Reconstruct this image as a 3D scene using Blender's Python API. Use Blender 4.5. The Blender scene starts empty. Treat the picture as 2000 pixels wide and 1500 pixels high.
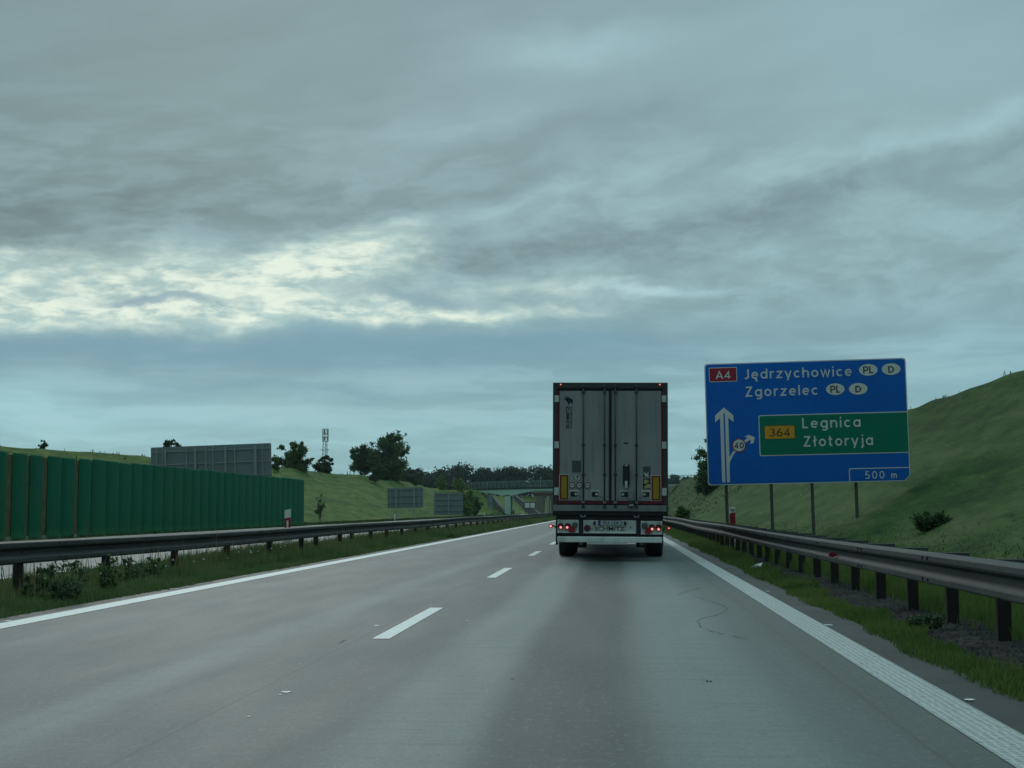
import bpy, bmesh, math, random
import numpy as np
from mathutils import Vector, Matrix, noise as mnoise

S = bpy.context.scene
COL = S.collection
PI = math.pi
R = math.radians

def lin(r, g, b):
    return tuple(((c / 255) / 12.92 if c / 255 <= .04045 else ((c / 255 + .055) / 1.055) ** 2.4) for c in (r, g, b))

# ------------------------------------------------------------------ camera
CAM_H = 1.15
FPX = 2900.0                      # focal length in photo pixels (photo 2000 wide)
PITCH = math.atan(245 / FPX)
YAW = math.atan(200 / FPX * math.cos(PITCH))
cd = bpy.data.cameras.new("camera"); cam = bpy.data.objects.new("camera", cd); COL.objects.link(cam)
cam.location = (0, 0, CAM_H); cam.rotation_euler = (PI / 2 + PITCH, 0, YAW)
cd.sensor_width = 36; cd.lens = FPX / 2000 * 36; cd.clip_start = .1; cd.clip_end = 6000
S.camera = cam
S.render.resolution_x = 1024; S.render.resolution_y = 768
S.view_settings.view_transform = 'Standard'; S.view_settings.look = 'None'
S.view_settings.exposure = 0; S.view_settings.gamma = 1

# ------------------------------------------------------------------ node expression helper
class E:
    def __init__(s, t, k): s.t = t; s.k = k
    def _m(s, op, *a):
        n = s.t.nodes.new('ShaderNodeMath'); n.operation = op
        for i, v in enumerate((s,) + a):
            if isinstance(v, E): s.t.links.new(v.k, n.inputs[i])
            else: n.inputs[i].default_value = v
        return E(s.t, n.outputs[0])
    def __add__(s, o): return s._m('ADD', o)
    def __radd__(s, o): return s._m('ADD', o)
    def __sub__(s, o): return s._m('SUBTRACT', o)
    def __rsub__(s, o): return (s * -1) + o
    def __mul__(s, o): return s._m('MULTIPLY', o)
    def __rmul__(s, o): return s._m('MULTIPLY', o)
    def __truediv__(s, o): return s._m('DIVIDE', o)
    def __pow__(s, o): return s._m('POWER', o)
    def f(s, op, *a): return s._m(op, *a)
    def step(s, a, b, lo=0., hi=1.):
        n = s.t.nodes.new('ShaderNodeMapRange'); n.interpolation_type = 'SMOOTHSTEP'
        s.t.links.new(s.k, n.inputs[0])
        for i, v in enumerate((a, b, lo, hi)): n.inputs[i + 1].default_value = v
        return E(s.t, n.outputs[0])
def xyz(t, a, b, c=0.):
    n = t.nodes.new('ShaderNodeCombineXYZ')
    for i, v in enumerate((a, b, c)):
        if isinstance(v, E): t.links.new(v.k, n.inputs[i])
        else: n.inputs[i].default_value = v
    return n.outputs[0]
def nz(t, vec, scale=1., det=4., rough=.5, dist=0., col=False):
    n = t.nodes.new('ShaderNodeTexNoise'); n.inputs['Scale'].default_value = scale
    n.inputs['Detail'].default_value = det; n.inputs['Roughness'].default_value = rough
    n.inputs['Distortion'].default_value = dist
    if vec is not None: t.links.new(vec, n.inputs['Vector'])
    return n.outputs['Color'] if col else E(t, n.outputs['Fac'])
def mixc(t, fac, a, b, mode='MIX'):
    n = t.nodes.new('ShaderNodeMix'); n.data_type = 'RGBA'; n.blend_type = mode; n.clamp_factor = True
    for i, v in ((0, fac), (6, a), (7, b)):
        if isinstance(v, E): t.links.new(v.k, n.inputs[i])
        elif isinstance(v, bpy.types.NodeSocket): t.links.new(v, n.inputs[i])
        elif i == 0: n.inputs[i].default_value = v
        else: n.inputs[i].default_value = (*v[:3], 1)
    return n.outputs[2]
def ramp(t, fac, stops, interp='LINEAR'):
    n = t.nodes.new('ShaderNodeValToRGB'); t.links.new(fac.k, n.inputs[0])
    r = n.color_ramp; r.interpolation = interp
    while len(r.elements) < len(stops): r.elements.new(.5)
    for e, (p, c) in zip(r.elements, stops): e.position = p; e.color = (*c, 1)
    return n.outputs[0]

# ------------------------------------------------------------------ sky
SUN_EL, SUN_AZ = R(24), R(-16)
W = bpy.data.worlds.new("World"); S.world = W; W.use_nodes = True
t = W.node_tree; t.nodes.clear()
SKYS = .1                                   # background strength; cloud radiances are given for a strength of 1 and divided by it
tc = t.nodes.new('ShaderNodeTexCoord')
sp = t.nodes.new('ShaderNodeSeparateXYZ'); t.links.new(tc.outputs['Generated'], sp.inputs[0])
dx, dy, dz = (E(t, sp.outputs[i]) for i in range(3))
az = dx.f('ARCTAN2', dy); el = dz.f('ARCSINE')
Ua = az * FPX + 1200; Va = 995 - el * FPX          # azimuth / elevation measured in the photo's pixel scale
vec0 = xyz(t, Ua / 260, Va / 150)
wn = t.nodes.new('ShaderNodeSeparateColor'); t.links.new(nz(t, vec0, 1, 6, .6, 0, True), wn.inputs[0])
wx, wy = E(t, wn.outputs[0]) - .5, E(t, wn.outputs[1]) - .5
tilt = (780 - Va).step(0, 950)
bV = Va + (Ua - 1000) * .25 * tilt                  # streaks climb to the right higher up
U = Ua + wx * 300; V = Va + wy * 120
n1 = nz(t, xyz(t, Ua / 560, bV / 190, 3.), 1, 4, .42, .15)
n2 = nz(t, xyz(t, Ua / 210, bV / 62, 7.), 1, 6, .5, .25)
n3 = nz(t, xyz(t, Ua / 72 + wx * .6, Va / 25 + wy * .8, 1.), 1, 8, .62, .25)
def g(cx, cy, rx, ry, rot=0., u=None, v=None):
    u = u or U; v = v or V
    a = (u - cx); b = (v - cy)
    if rot:
        c, s = math.cos(rot), math.sin(rot)
        a, b = a * c + b * s, b * c - a * s
    q = (a / rx) ** 2 if False else (a / rx) * (a / rx)
    q = q + (b / ry) * (b / ry)
    return (q * -1).f('EXPONENT')
base = ramp(t, (Va / 3200 + .6), [
    (0.0, lin(152, 184, 190)), (.42, lin(142, 170, 177)), (.60, lin(130, 158, 165)), (.70, lin(133, 162, 168)),
    (.775, lin(138, 170, 177)), (.82, lin(130, 168, 178)), (.87, lin(138, 182, 189)), (.905, lin(140, 184, 192)), (1.0, lin(112, 140, 140))])
# rest of the sky behind the camera is darker cloud
back = (dy * -1).step(-.2, .75)
n4 = nz(t, xyz(t, Ua / 330 + wx * .9, Va / 42 + wy * .9, 11.), 1, 8, .58, .3)
n5 = nz(t, xyz(t, Ua / 150 + wx * .7, bV / 52 + wy * .7, 5.), 1, 9, .60, .3)
n6 = nz(t, xyz(t, Ua / 420 + wx * .6, bV / 120 + wy * .5, 15.), 1, 8, .56, .4)
low = Va.step(610, 720)
mid = Va.step(150, 420) * Va.step(560, 700, 1., 0.)
calm = (Va - Ua * .12).step(60, 330, .45, 1.)
L = 1.04 + (n1 - .5) * .20 * calm + (n6.step(.34, .66) - .5) * .12 * (1 - low) * calm
L = L + (n5.step(.38, .66) - .5) * (mid * .20 + .02) + (n4.step(.38, .64) - .5) * low * .20
L = L - g(0, 60, 900, 190, -.1) * .17 - g(150, 330, 620, 200, -.2) * .20 - g(420, 420, 460, 60, -.12) * .15 - g(60, 440, 260, 70) * .10
L = L + g(1120, 100, 190, 40, -.08) * .34 + g(1750, 130, 420, 190) * .20 + g(850, 270, 330, 50, -.25) * .18
L = L - g(1100, 480, 420, 30, -.1) * .26 + g(1000, 400, 360, 26, -.22) * .24
L = L + g(1750, 310, 420, 22, -.2) * .24 - g(1650, 385, 380, 26, -.2) * .17 - g(1200, 240, 300, 36, -.2) * .12
L = L - g(1500, 650, 420, 26) * .08 + g(1900, 690, 140, 22) * .20 + g(100, 800, 420, 50) * .20 + g(1250, 560, 160, 10) * .3
ldet = (n3 - .5) * (g(1100, 510, 1100, 110) * .40)
L = (L + ldet).f('MAXIMUM', .3)
blue = g(420, 700, 760, 34) * .85 + g(1000, 668, 420, 26) * .65 + g(560, 765, 360, 14) * .45
hol = (g(330, 603, 190, 15, -.02) + g(820, 590, 170, 17, -.02) * .8)
gap = (g(150, 570, 400, 62) * .95 + g(600, 530, 210, 50, -.25) * 1.2 + g(470, 622, 430, 22, -.02) * 1.0 + g(900, 616, 260, 14, -.03) * .6
       + g(1080, 560, 240, 26) * .42 + g(0, 640, 330, 34) * .5)
gt = gap * ((n3 - .5) * 4.6 + (n5 - .5) * 3.0 + .84).f('MAXIMUM', .0)
gt = gt.step(.0, 1.7) * .92
veil = gap.step(.02, .7) * .6
sc_ = t.nodes.new('ShaderNodeVectorMath'); sc_.operation = 'SCALE'
t.links.new(base, sc_.inputs[0]); t.links.new(L.k, sc_.inputs['Scale'])
c = sc_.outputs[0]
c = mixc(t, n4.step(.48, .70) * low * .38, c, lin(160, 194, 200))
c = mixc(t, blue.f('MINIMUM', .9), c, lin(110, 154, 172))
c = mixc(t, veil, c, lin(178, 208, 204))
c = mixc(t, gt, c, lin(230, 242, 226))
c = mixc(t, hol.step(.25, .95) * .85, c, lin(132, 165, 178))
sk = t.nodes.new('ShaderNodeTexSky'); sk.sky_type = 'NISHITA'; sk.sun_disc = False
sk.sun_elevation = SUN_EL; sk.sun_rotation = SUN_AZ; sk.air_density = 1.0; sk.dust_density = 2.0
up = (1 - back * .55) * (1 + el.step(.40, 1.15) * 1.0)
sc2 = t.nodes.new('ShaderNodeVectorMath'); sc2.operation = 'SCALE'
t.links.new(c, sc2.inputs[0]); t.links.new((up / SKYS).k, sc2.inputs['Scale'])
sc3 = t.nodes.new('ShaderNodeVectorMath'); sc3.operation = 'SCALE'; sc3.inputs['Scale'].default_value = .012
t.links.new(sk.outputs[0], sc3.inputs[0])                       # a little of the clear sky comes through the cloud
ad = t.nodes.new('ShaderNodeVectorMath'); ad.operation = 'ADD'
t.links.new(sc2.outputs[0], ad.inputs[0]); t.links.new(sc3.outputs[0], ad.inputs[1])
bg = t.nodes.new('ShaderNodeBackground'); bg.inputs[1].default_value = SKYS
t.links.new(ad.outputs[0], bg.inputs[0])
wo = t.nodes.new('ShaderNodeOutputWorld'); t.links.new(bg.outputs[0], wo.inputs[0])

sl = bpy.data.lights.new("sun", 'SUN'); sl.energy = .5; sl.angle = R(25); sl.color = (1, .98, .93)
so = bpy.data.objects.new("sun", sl); COL.objects.link(so)
so.rotation_euler = (PI / 2 - SUN_EL, 0, PI - SUN_AZ)

# ------------------------------------------------------------------ measuring helpers (photo pixels -> places in the scene)
_F = Vector((-math.sin(YAW) * math.cos(PITCH), math.cos(YAW) * math.cos(PITCH), math.sin(PITCH)))
_R = Vector((math.cos(YAW), math.sin(YAW), 0)); _U = _R.cross(_F)
def at(px, py, y):
    d = _F + _R * ((px - 1000) / FPX) - _U * ((py - 750) / FPX)
    return Vector((0, 0, CAM_H)) + d * (y / d.y)
def on_road(px, py, z=0.):
    d = _F + _R * ((px - 1000) / FPX) - _U * ((py - 750) / FPX)
    return Vector((0, 0, CAM_H)) + d * ((z - CAM_H) / d.z)

# ------------------------------------------------------------------ materials
MATS = {}
def mat(name, col=(.5, .5, .5), rough=.6, metal=0., build=None, spec=.5, emit=None, es=0.):
    if name in MATS: return MATS[name]
    m = bpy.data.materials.new(name); m.use_nodes = True
    t = m.node_tree; b = t.nodes['Principled BSDF']
    b.inputs['Base Color'].default_value = (*col, 1); b.inputs['Roughness'].default_value = rough
    b.inputs['Metallic'].default_value = metal; b.inputs['Specular IOR Level'].default_value = spec
    if emit: b.inputs['Emission Color'].default_value = (*emit, 1); b.inputs['Emission Strength'].default_value = es
    if build: build(t, b)
    MATS[name] = m
    return m
def objco(t):
    n = t.nodes.new('ShaderNodeTexCoord'); return n.outputs['Object']
def sep(t, v):
    n = t.nodes.new('ShaderNodeSeparateXYZ'); t.links.new(v, n.inputs[0]); return [E(t, o) for o in n.outputs]
def setc(t, b, sock): t.links.new(sock, b.inputs['Base Color'])
def setr(t, b, e): t.links.new(e.k, b.inputs['Roughness'])
def bump(t, b, h, s=.3, d=.02):
    n = t.nodes.new('ShaderNodeBump'); n.inputs['Strength'].default_value = s; n.inputs['Distance'].default_value = d
    t.links.new(h.k, n.inputs['Height']); t.links.new(n.outputs[0], b.inputs['Normal'])
def grimy(col, amt=.35, scale=3., dark=(.05, .05, .045), vert=1.):
    def f(t, b):
        v = objco(t); x, y, z = sep(t, v)
        a = nz(t, xyz(t, x * scale, y * scale, z * scale * vert), 1, 6, .65)
        bb = nz(t, v, scale * 9, 3, .6)
        fac = (a.step(.42, .75) * .8 + bb.step(.5, .8) * .3) * amt
        setc(t, b, mixc(t, fac, col, dark)); setr(t, b, a * .3 + .45)
    return f
def island(cols, scale=.35, up=False):
    def f(t, b):
        gm = t.nodes.new('ShaderNodeNewGeometry'); r = E(t, gm.outputs['Random Per Island'])
        v = objco(t); n = nz(t, v, scale, 4, .6)
        st = [(i / (len(cols) - 1), c) for i, c in enumerate(cols)]
        n2_ = nz(t, v, scale * .25, 3, .5)
        setc(t, b, ramp(t, (r * .34 + n.step(.3, .7) * .33 + n2_.step(.35, .65) * .33), st))
        b.inputs['Subsurface Weight'].default_value = 0
        if up:      # a sward is lit like the ground it stands on
            nn = t.nodes.new('ShaderNodeCombineXYZ'); nn.inputs[2].default_value = 1.
            gn = t.nodes.new('ShaderNodeVectorMath'); gn.operation = 'SCALE'; gn.inputs['Scale'].default_value = .35
            t.links.new(gm.outputs['Normal'], gn.inputs[0])
            av = t.nodes.new('ShaderNodeVectorMath'); av.operation = 'ADD'; t.links.new(nn.outputs[0], av.inputs[0]); t.links.new(gn.outputs[0], av.inputs[1])
            no = t.nodes.new('ShaderNodeVectorMath'); no.operation = 'NORMALIZE'; t.links.new(av.outputs[0], no.inputs[0])
            t.links.new(no.outputs[0], b.inputs['Normal']); return
        # light passing through the leaf
        tr = t.nodes.new('ShaderNodeBsdfTranslucent'); mx = t.nodes.new('ShaderNodeMixShader'); mx.inputs[0].default_value = .3
        t.links.new(b.inputs['Base Color'].links[0].from_socket, tr.inputs[0])
        out = t.nodes['Material Output']
        t.links.new(b.outputs[0], mx.inputs[1]); t.links.new(tr.outputs[0], mx.inputs[2]); t.links.new(mx.outputs[0], out.inputs[0])
    return f

def concrete(opp=False):
    def f(t, b):
        v = objco(t); x, y, z = sep(t, v)
        big = nz(t, xyz(t, x * .25, y * .05, 0.), 1, 5, .55)
        med = nz(t, xyz(t, x * 2.2, y * .3, 2.), 1, 6, .6)
        brush = nz(t, xyz(t, x * 1.4, y * 45, 0.), 1, 3, .5)
        fine = nz(t, v, 60, 4, .7)
        streak = nz(t, xyz(t, x * 9, y * .06, 0.), 1, 4, .6)
        xw = x + (nz(t, xyz(t, 0., y * .12, 5.), 1, 3, .5) - .5) * .35
        def band(c, w, soft):
            return (xw - c).f('ABSOLUTE').step(w, w + soft, 1., 0.)
        col = mixc(t, big.step(.3, .7), (.080, .103, .096), (.106, .133, .125))
        if not opp:
            d = band(-.27, .24, .30) * .85 + band(-1.62, .06, .3) * .38 + band(1.75, .2, .25) * .35 + band(-2.3, .25, .5) * .30 \
                + band(-4.1, .5, .5) * .28 + band(-5.6, .3, .5) * .2
            l = band(-1.0, .12, .4) * .8 + band(.62, .14, .5) * .85 + band(-3.1, .05, .3) * .5 + band(-5.0, .1, .5) * .15
            col = mixc(t, l, col, (.190, .222, .212))
            col = mixc(t, d * (.75 + med * .5), col, (.044, .055, .049))
        col = mixc(t, streak.step(.5, .8) * .22, col, (.096, .113, .105))
        col = mixc(t, (brush.step(.48, .72) * .28), col, (.086, .102, .096))
        col = mixc(t, (fine.step(.46, .66) * .42), col, (.075, .088, .082))
        br2 = nz(t, xyz(t, x * .9 + 3., y * 9, 4.), 1, 5, .65); agg = nz(t, xyz(t, x * 22, y * 10, 1.), 1, 4, .75)
        col = mixc(t, br2.step(.50, .66) * .30, col, (.066, .080, .074))
        col = mixc(t, agg.step(.55, .68) * .35, col, (.055, .066, .060))
        col = mixc(t, agg.step(.47, .36, 0., 1.) * .30, col, (.20, .23, .22))
        col = mixc(t, (med.step(.62, .78) * .16), col, (.25, .27, .26))
        # transverse joints every 5 m, longitudinal joints between the slabs
        yj = (y / 5.).f('FRACT'); jt = (yj - .5).f('ABSOLUTE').step(.002, .0035, 1., 0.)
        xs = (x - 1.51).f('ABSOLUTE').f('MINIMUM', (x + 2.28).f('ABSOLUTE'))
        jl = xs.step(.006, .014, 1., 0.)
        wob = nz(t, xyz(t, x * 3, y * .8, 9.), 1, 4, .6).step(.35, .6)
        col = mixc(t, (jt * .14).f('MAXIMUM', jl * (wob * .25 + .75)), col, (.07, .07, .065))
        setc(t, b, col)
        setr(t, b, .62 + (fine - .5) * .3 + (med - .5) * .15)
        b.inputs['Specular IOR Level'].default_value = .28
        bump(t, b, brush * .6 + fine, .35, .005)
    return f
def paint_m(t, b):
    v = objco(t); x, y, z = sep(t, v)
    a = nz(t, v, 14, 6, .75); w = nz(t, xyz(t, x * 3, y * .4, 0.), 1, 4, .6)
    fac = (a.step(.47, .66) * .55 + w.step(.5, .8) * .25)
    setc(t, b, mixc(t, fac, (.66, .70, .68), (.28, .30, .29)))
    bump(t, b, a, .5, .006)
def rumble_m(t, b):
    v = objco(t); x, y, z = sep(t, v)
    a = nz(t, v, 9, 5, .7)
    wob = nz(t, v, 7, 2, .5)
    p = ((y * 20 + wob * 1.4 + x * 2).f('FRACT') - .5).f('ABSOLUTE').step(.12, .34)
    q = ((x * 22 + wob).f('FRACT') - .5).f('ABSOLUTE').step(.1, .3)
    fac = (p * q * .75 + a.step(.45, .72) * .4).f('MINIMUM', 1.) * .8
    setc(t, b, mixc(t, fac, (.42, .46, .44), (.11, .12, .115)))
    bump(t, b, p * q * -1 + a * .4, .6, .008)
def grass_ground(t, b):
    v = objco(t); x, y, z = sep(t, v)
    big = nz(t, xyz(t, x * .16, y * .05, z * .5), 1, 5, .6)
    med = nz(t, xyz(t, x * .7, y * .22, z * 1.6), 1, 7, .68, .4)
    fine = nz(t, xyz(t, x * 7, y * 3.0, z * 9), 1, 8, .75, .3)
    pat = nz(t, xyz(t, x * .9 + 7., y * .14, z * 1.1), 1, 6, .7, .6)
    v1 = (big * .30 + pat * .42 + med * .28).step(.40, .60)
    v2 = (med * .45 + fine * .55).step(.38, .62)
    col = ramp(t, (v1 * .55 + v2 * .45), [(0., (.026, .058, .011)), (.3, (.048, .098, .016)), (.55, (.072, .128, .021)), (.8, (.110, .150, .033)), (1., (.155, .160, .052))])
    tuft = nz(t, xyz(t, x * 2.6, y * .8, z * 3.4), 1, 4, .6, .8).step(.60, .70)
    col = mixc(t, tuft * .6, col, (.018, .045, .012))
    # grass right of the motorway is tinted darker and bluer than the left
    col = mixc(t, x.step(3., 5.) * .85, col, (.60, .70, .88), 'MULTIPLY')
    setc(t, b, col); bump(t, b, med * .6 + fine * .6, .8, .12)
    b.inputs['Specular IOR Level'].default_value = .15
def soil_m(t, b):
    v = objco(t); a = nz(t, v, 3, 7, .75); c_ = nz(t, v, 45, 3, .7)
    setc(t, b, ramp(t, (a * .5 + c_ * .5), [(.35, (.016, .016, .015)), (.52, (.045, .042, .038)), (.68, (.10, .085, .06))]))
    bump(t, b, c_, .8, .03)
def sheeting(col, dark):
    def f(t, b):
        v = objco(t); x, y, z = sep(t, v)
        seam = ((z / .683 + .37).f('FRACT') - .5).f('ABSOLUTE').step(.006, .014, 1., 0.)
        st = nz(t, xyz(t, x * 6, 0., z * .5), 1, 5, .65); bl = nz(t, v, .9, 4, .6)
        c = mixc(t, (st.step(.5, .8) * .35 + bl.step(.4, .7) * .3), col, dark)
        setc(t, b, mixc(t, seam * .45, c, tuple(q * .5 for q in dark))); setr(t, b, st * .25 + .35)
    return f
def barrier_m(t, b):
    v = objco(t); x, y, z = sep(t, v)
    oi = t.nodes.new('ShaderNodeObjectInfo'); rnd = E(t, oi.outputs['Random'])
    s = nz(t, xyz(t, x * 30, y * 30, z * .5 + rnd * 40), 1, 4, .65); a = nz(t, v, 1.4, 5, .6)
    col = mixc(t, s.step(.4, .7), (.001, .108, .056), (.0015, .152, .080))
    col = mixc(t, rnd * .55 + a.step(.5, .8) * .25, col, (.012, .12, .058))
    foot = (z + (a - .5) * .35).step(.15, .42, 1., 0.)
    col = mixc(t, foot * .6, col, (.03, .17, .075))
    wear = nz(t, xyz(t, x * 60, y * 60, z * .9 + rnd * 9), 1, 3, .6).step(.6, .74); col = mixc(t, wear * .45, col, (.03, .16, .09))
    dirt = nz(t, xyz(t, x * 7, y * 7, z * 1.2), 1, 5, .7).step(.5, .72); col = mixc(t, dirt * .45, col, (.004, .045, .026))
    setc(t, b, col); setr(t, b, s * .3 + .5); bump(t, b, s, .5, .03)
def coir_m(t, b):
    v = objco(t); x, y, z = sep(t, v); s = nz(t, xyz(t, x * 40, y * 40, z * 6), 1, 4, .7); a = nz(t, v, 2.5, 5, .7)
    setc(t, b, ramp(t, (s * .5 + a * .5), [(.35, (.03, .034, .014)), (.55, (.115, .095, .035)), (.7, (.20, .15, .06))]))
def rail_m(t, b):
    v = objco(t); x, y, z = sep(t, v)
    a = nz(t, xyz(t, x * 2, y * .5, z * 5), 1, 6, .65); s = nz(t, xyz(t, x * 5, y * 7, z * .8), 1, 5, .7)
    col = mixc(t, a.step(.35, .7), (.048, .052, .052), (.080, .085, .083))
    jn = ((y / 4.).f('FRACT') - .04).f('ABSOLUTE').step(.001, .003, 1., 0.)
    col = mixc(t, jn * .6, col, (.012, .012, .012))
    ru = nz(t, xyz(t, x * 9, y * 3.5, z * 7), 1, 6, .75); col = mixc(t, ru.step(.56, .70) * .3, col, (.050, .040, .032))
    dp = nz(t, xyz(t, 0., y * 1.1, z * 22), 1, 5, .7); col = mixc(t, dp.step(.5, .7) * .35, col, (.13, .14, .135))
    col = mixc(t, s.step(.5, .75) * .5, col, (.032, .032, .030))
    setc(t, b, col); setr(t, b, a * .25 + .52)
def door_m(t, b):
    v = objco(t); x, y, z = sep(t, v)
    a = nz(t, xyz(t, x * 1.2, 0., z * .5), 1, 6, .6); s = nz(t, xyz(t, x * 14, 0., z * .7), 1, 5, .65); f = nz(t, v, 20, 4, .7)
    low = (z + (a - .5) * .6).step(1.3, 2.2, 1., 0.)
    col = mixc(t, a.step(.35, .7), (.29, .30, .305), (.38, .395, .395))
    col = mixc(t, s.step(.45, .75) * .5, col, (.15, .155, .145))
    col = mixc(t, f.step(.55, .85) * .25, col, (.2, .19, .17))
    col = mixc(t, low * s.step(.4, .6) * .45, col, (.60, .61, .60))
    setc(t, b, col); setr(t, b, a * .25 + .45)

M = dict(
    concrete=mat('concrete_pavement', rough=.6, build=concrete()),
    concrete2=mat('concrete_far_carriageway', rough=.6, build=concrete(True)),
    shoulder=mat('shoulder_concrete', (.16, .165, .158), .8, build=grimy((.052, .056, .052), .7, 1.2, (.035, .035, .032)), spec=.12),
    paint=mat('road_paint', rough=.55, build=paint_m), rumble=mat('profiled_road_paint', rough=.55, build=rumble_m),
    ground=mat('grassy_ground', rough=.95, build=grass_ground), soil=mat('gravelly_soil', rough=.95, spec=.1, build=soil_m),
    stone=mat('dark_stones', (.06, .06, .06), .9, build=island([(.02, .02, .022), (.04, .04, .04), (.075, .07, .065), (.15, .14, .125)], 3), spec=.15),
    grass=mat('verge_grass', rough=.75, spec=.25, build=island([(.070, .125, .030), (.105, .175, .040), (.15, .215, .058), (.24, .25, .10)], .6)),
    grass2=mat('slope_grass', rough=.8, spec=.2, build=island([(.026, .058, .012), (.040, .076, .015), (.054, .092, .020), (.08, .105, .035)], .12, True)),
    grass3=mat('median_grass', rough=.75, spec=.2, build=island([(.072, .125, .048), (.105, .175, .062), (.15, .21, .082), (.23, .24, .14)], .5)),
    weed=mat('weed_leaves', rough=.7, spec=.25, build=island([(.05, .095, .045), (.08, .135, .06), (.12, .18, .085)], 1.5)),
    straw=mat('dry_stalks', rough=.8, build=island([(.16, .13, .06), (.26, .21, .11)], 1)),
    leaf=mat('dark_tree_leaves', rough=.7, spec=.2, build=island([(.036, .075, .028), (.058, .110, .038), (.09, .15, .05)], .5)),
    leaf2=mat('tree_leaves', rough=.7, spec=.2, build=island([(.048, .098, .032), (.078, .145, .044), (.12, .19, .06)], .5)),
    leaf3=mat('light_tree_leaves', rough=.7, spec=.2, build=island([(.095, .17, .04), (.14, .23, .055), (.20, .29, .075)], .5)),
    leaf4=mat('forest_leaves', rough=.8, spec=.1, build=island([(.014, .034, .024), (.022, .050, .032), (.036, .070, .038)], .08)),
    bark=mat('bark', (.05, .042, .034), .9, build=grimy((.06, .05, .04), .6, 4)),
    rail=mat('galvanised_rail', rough=.6, metal=.0, spec=.15, build=rail_m),
    post=mat('rusty_post', (.03, .027, .025), .8, build=grimy((.020, .017, .016), .6, 6, (.008, .007, .007))),
    barrier=mat('green_barrier', rough=.75, spec=.08, build=barrier_m), coir=mat('coir_infill', rough=.95, build=coir_m),
    signback=mat('sign_back_metal', (.24, .26, .27), .6, .0, build=grimy((.225, .27, .30), .45, 1.2, (.14, .165, .185))),
    galv=mat('galvanised_steel', (.26, .28, .28), .5, .1, build=grimy((.38, .42, .43), .35, 3, (.10, .10, .10))),
    darkgalv=mat('weathered_steel', (.10, .11, .11), .6, .3, build=grimy((.11, .115, .112), .5, 3)),
    blue=mat('sign_blue', (.000, .055, .26), .42, build=sheeting((.000, .165, .70), (.0, .125, .52)), spec=.25),
    green=mat('sign_green', (.0, .13, .075), .42, build=sheeting((.0, .24, .15), (.0, .17, .10)), spec=.25),
    white=mat('sign_white', (.82, .85, .82), .5), red=mat('sign_red', (.40, .012, .04), .5), yellow=mat('sign_yellow', (.85, .40, .015), .5),
    black=mat('sign_black', (.012, .012, .013), .6),
    tdoor=mat('trailer_door', rough=.5, build=door_m),
    tside=mat('trailer_side', (.5, .5, .49), .5, build=grimy((.55, .55, .54), .4, 1.0, (.25, .24, .22))),
    tframe=mat('trailer_frame', (.05, .055, .055), .5, build=grimy((.045, .050, .050), .4, 3)),
    tgrey=mat('trailer_grey_steel', (.24, .25, .245), .55, build=grimy((.26, .265, .26), .6, 5, (.09, .085, .08))),
    chass=mat('chassis_black', (.012, .013, .013), .7, build=grimy((.014, .015, .015), .4, 6, (.03, .028, .025))),
    rubber=mat('tyre_rubber', (.012, .012, .012), .85, build=grimy((.014, .014, .014), .3, 8, (.03, .028, .025))),
    tape=mat('contour_tape', (.14, .012, .016), .5, build=grimy((.16, .012, .018), .45, 6, (.04, .01, .012))),
    alu=mat('bumper_silver', (.6, .62, .6), .45, .2, build=grimy((.90, .95, .92), .6, 5, (.36, .38, .35), .5)),
    panel=mat('light_panel', (.4, .42, .4), .5, build=grimy((.62, .66, .63), .6, 7, (.24, .25, .23))),
    plate=mat('plate_white', (.45, .52, .56), .5), euro=mat('plate_blue', (.004, .05, .24), .5),
    mred=mat('marker_red', (.22, .02, .012), .45), myel=mat('marker_yellow', (.40, .27, .01), .45),
    lred=mat('lamp_red', (.13, .012, .016), .25), lrefl=mat('reflector_red', (.34, .012, .03), .35),
    lgrey=mat('lamp_grey', (.10, .12, .12), .3), hub=mat('hub_steel', (.2, .2, .2), .5, .5),
    lit=mat('lit_red_lamp', (.6, .1, .1), .4, emit=(1., .42, .36), es=1.05), glow=mat('red_lamp_lens', (.4, .01, .01), .3, emit=(1., .04, .03), es=.05),
    sticker=mat('sticker_pale', (.62, .64, .60), .5), stky=mat('sticker_yellow', (.42, .42, .16), .5), stkd=mat('sticker_dark', (.075, .09, .09), .5),
    logoblue=mat('logo_blue', (.004, .016, .05), .5), logored=mat('logo_red', (.13, .035, .05), .5),
    bridge=mat('pale_green_girder', (.17, .30, .22), .6, build=grimy((.58, .82, .68), .15, .5, (.36, .52, .42), .4)),
    bridged=mat('bridge_dark_edge', (.03, .06, .055), .7), fence=mat('bridge_railing_green', (.12, .24, .21), .6),
    brown=mat('brown_bridge_beam', (.15, .075, .045), .7, build=grimy((.16, .08, .05), .5, .6)),
    oldc=mat('old_concrete', (.22, .20, .16), .85, build=grimy((.20, .185, .15), .7, .4, (.09, .08, .065), .3)),
    pav=mat('stone_paving', (.13, .13, .125), .9, build=grimy((.15, .15, .145), .6, 1.2)),
    trash=mat('white_litter', (.7, .72, .7), .5), tar=mat('tar', (.03, .03, .028), .7), flower=mat('white_flowers', (.6, .62, .58), .7), cab=mat('tractor_paint', (.05, .09, .16), .4), glass=mat('dark_glass', (.01, .012, .014), .08),
)

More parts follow.
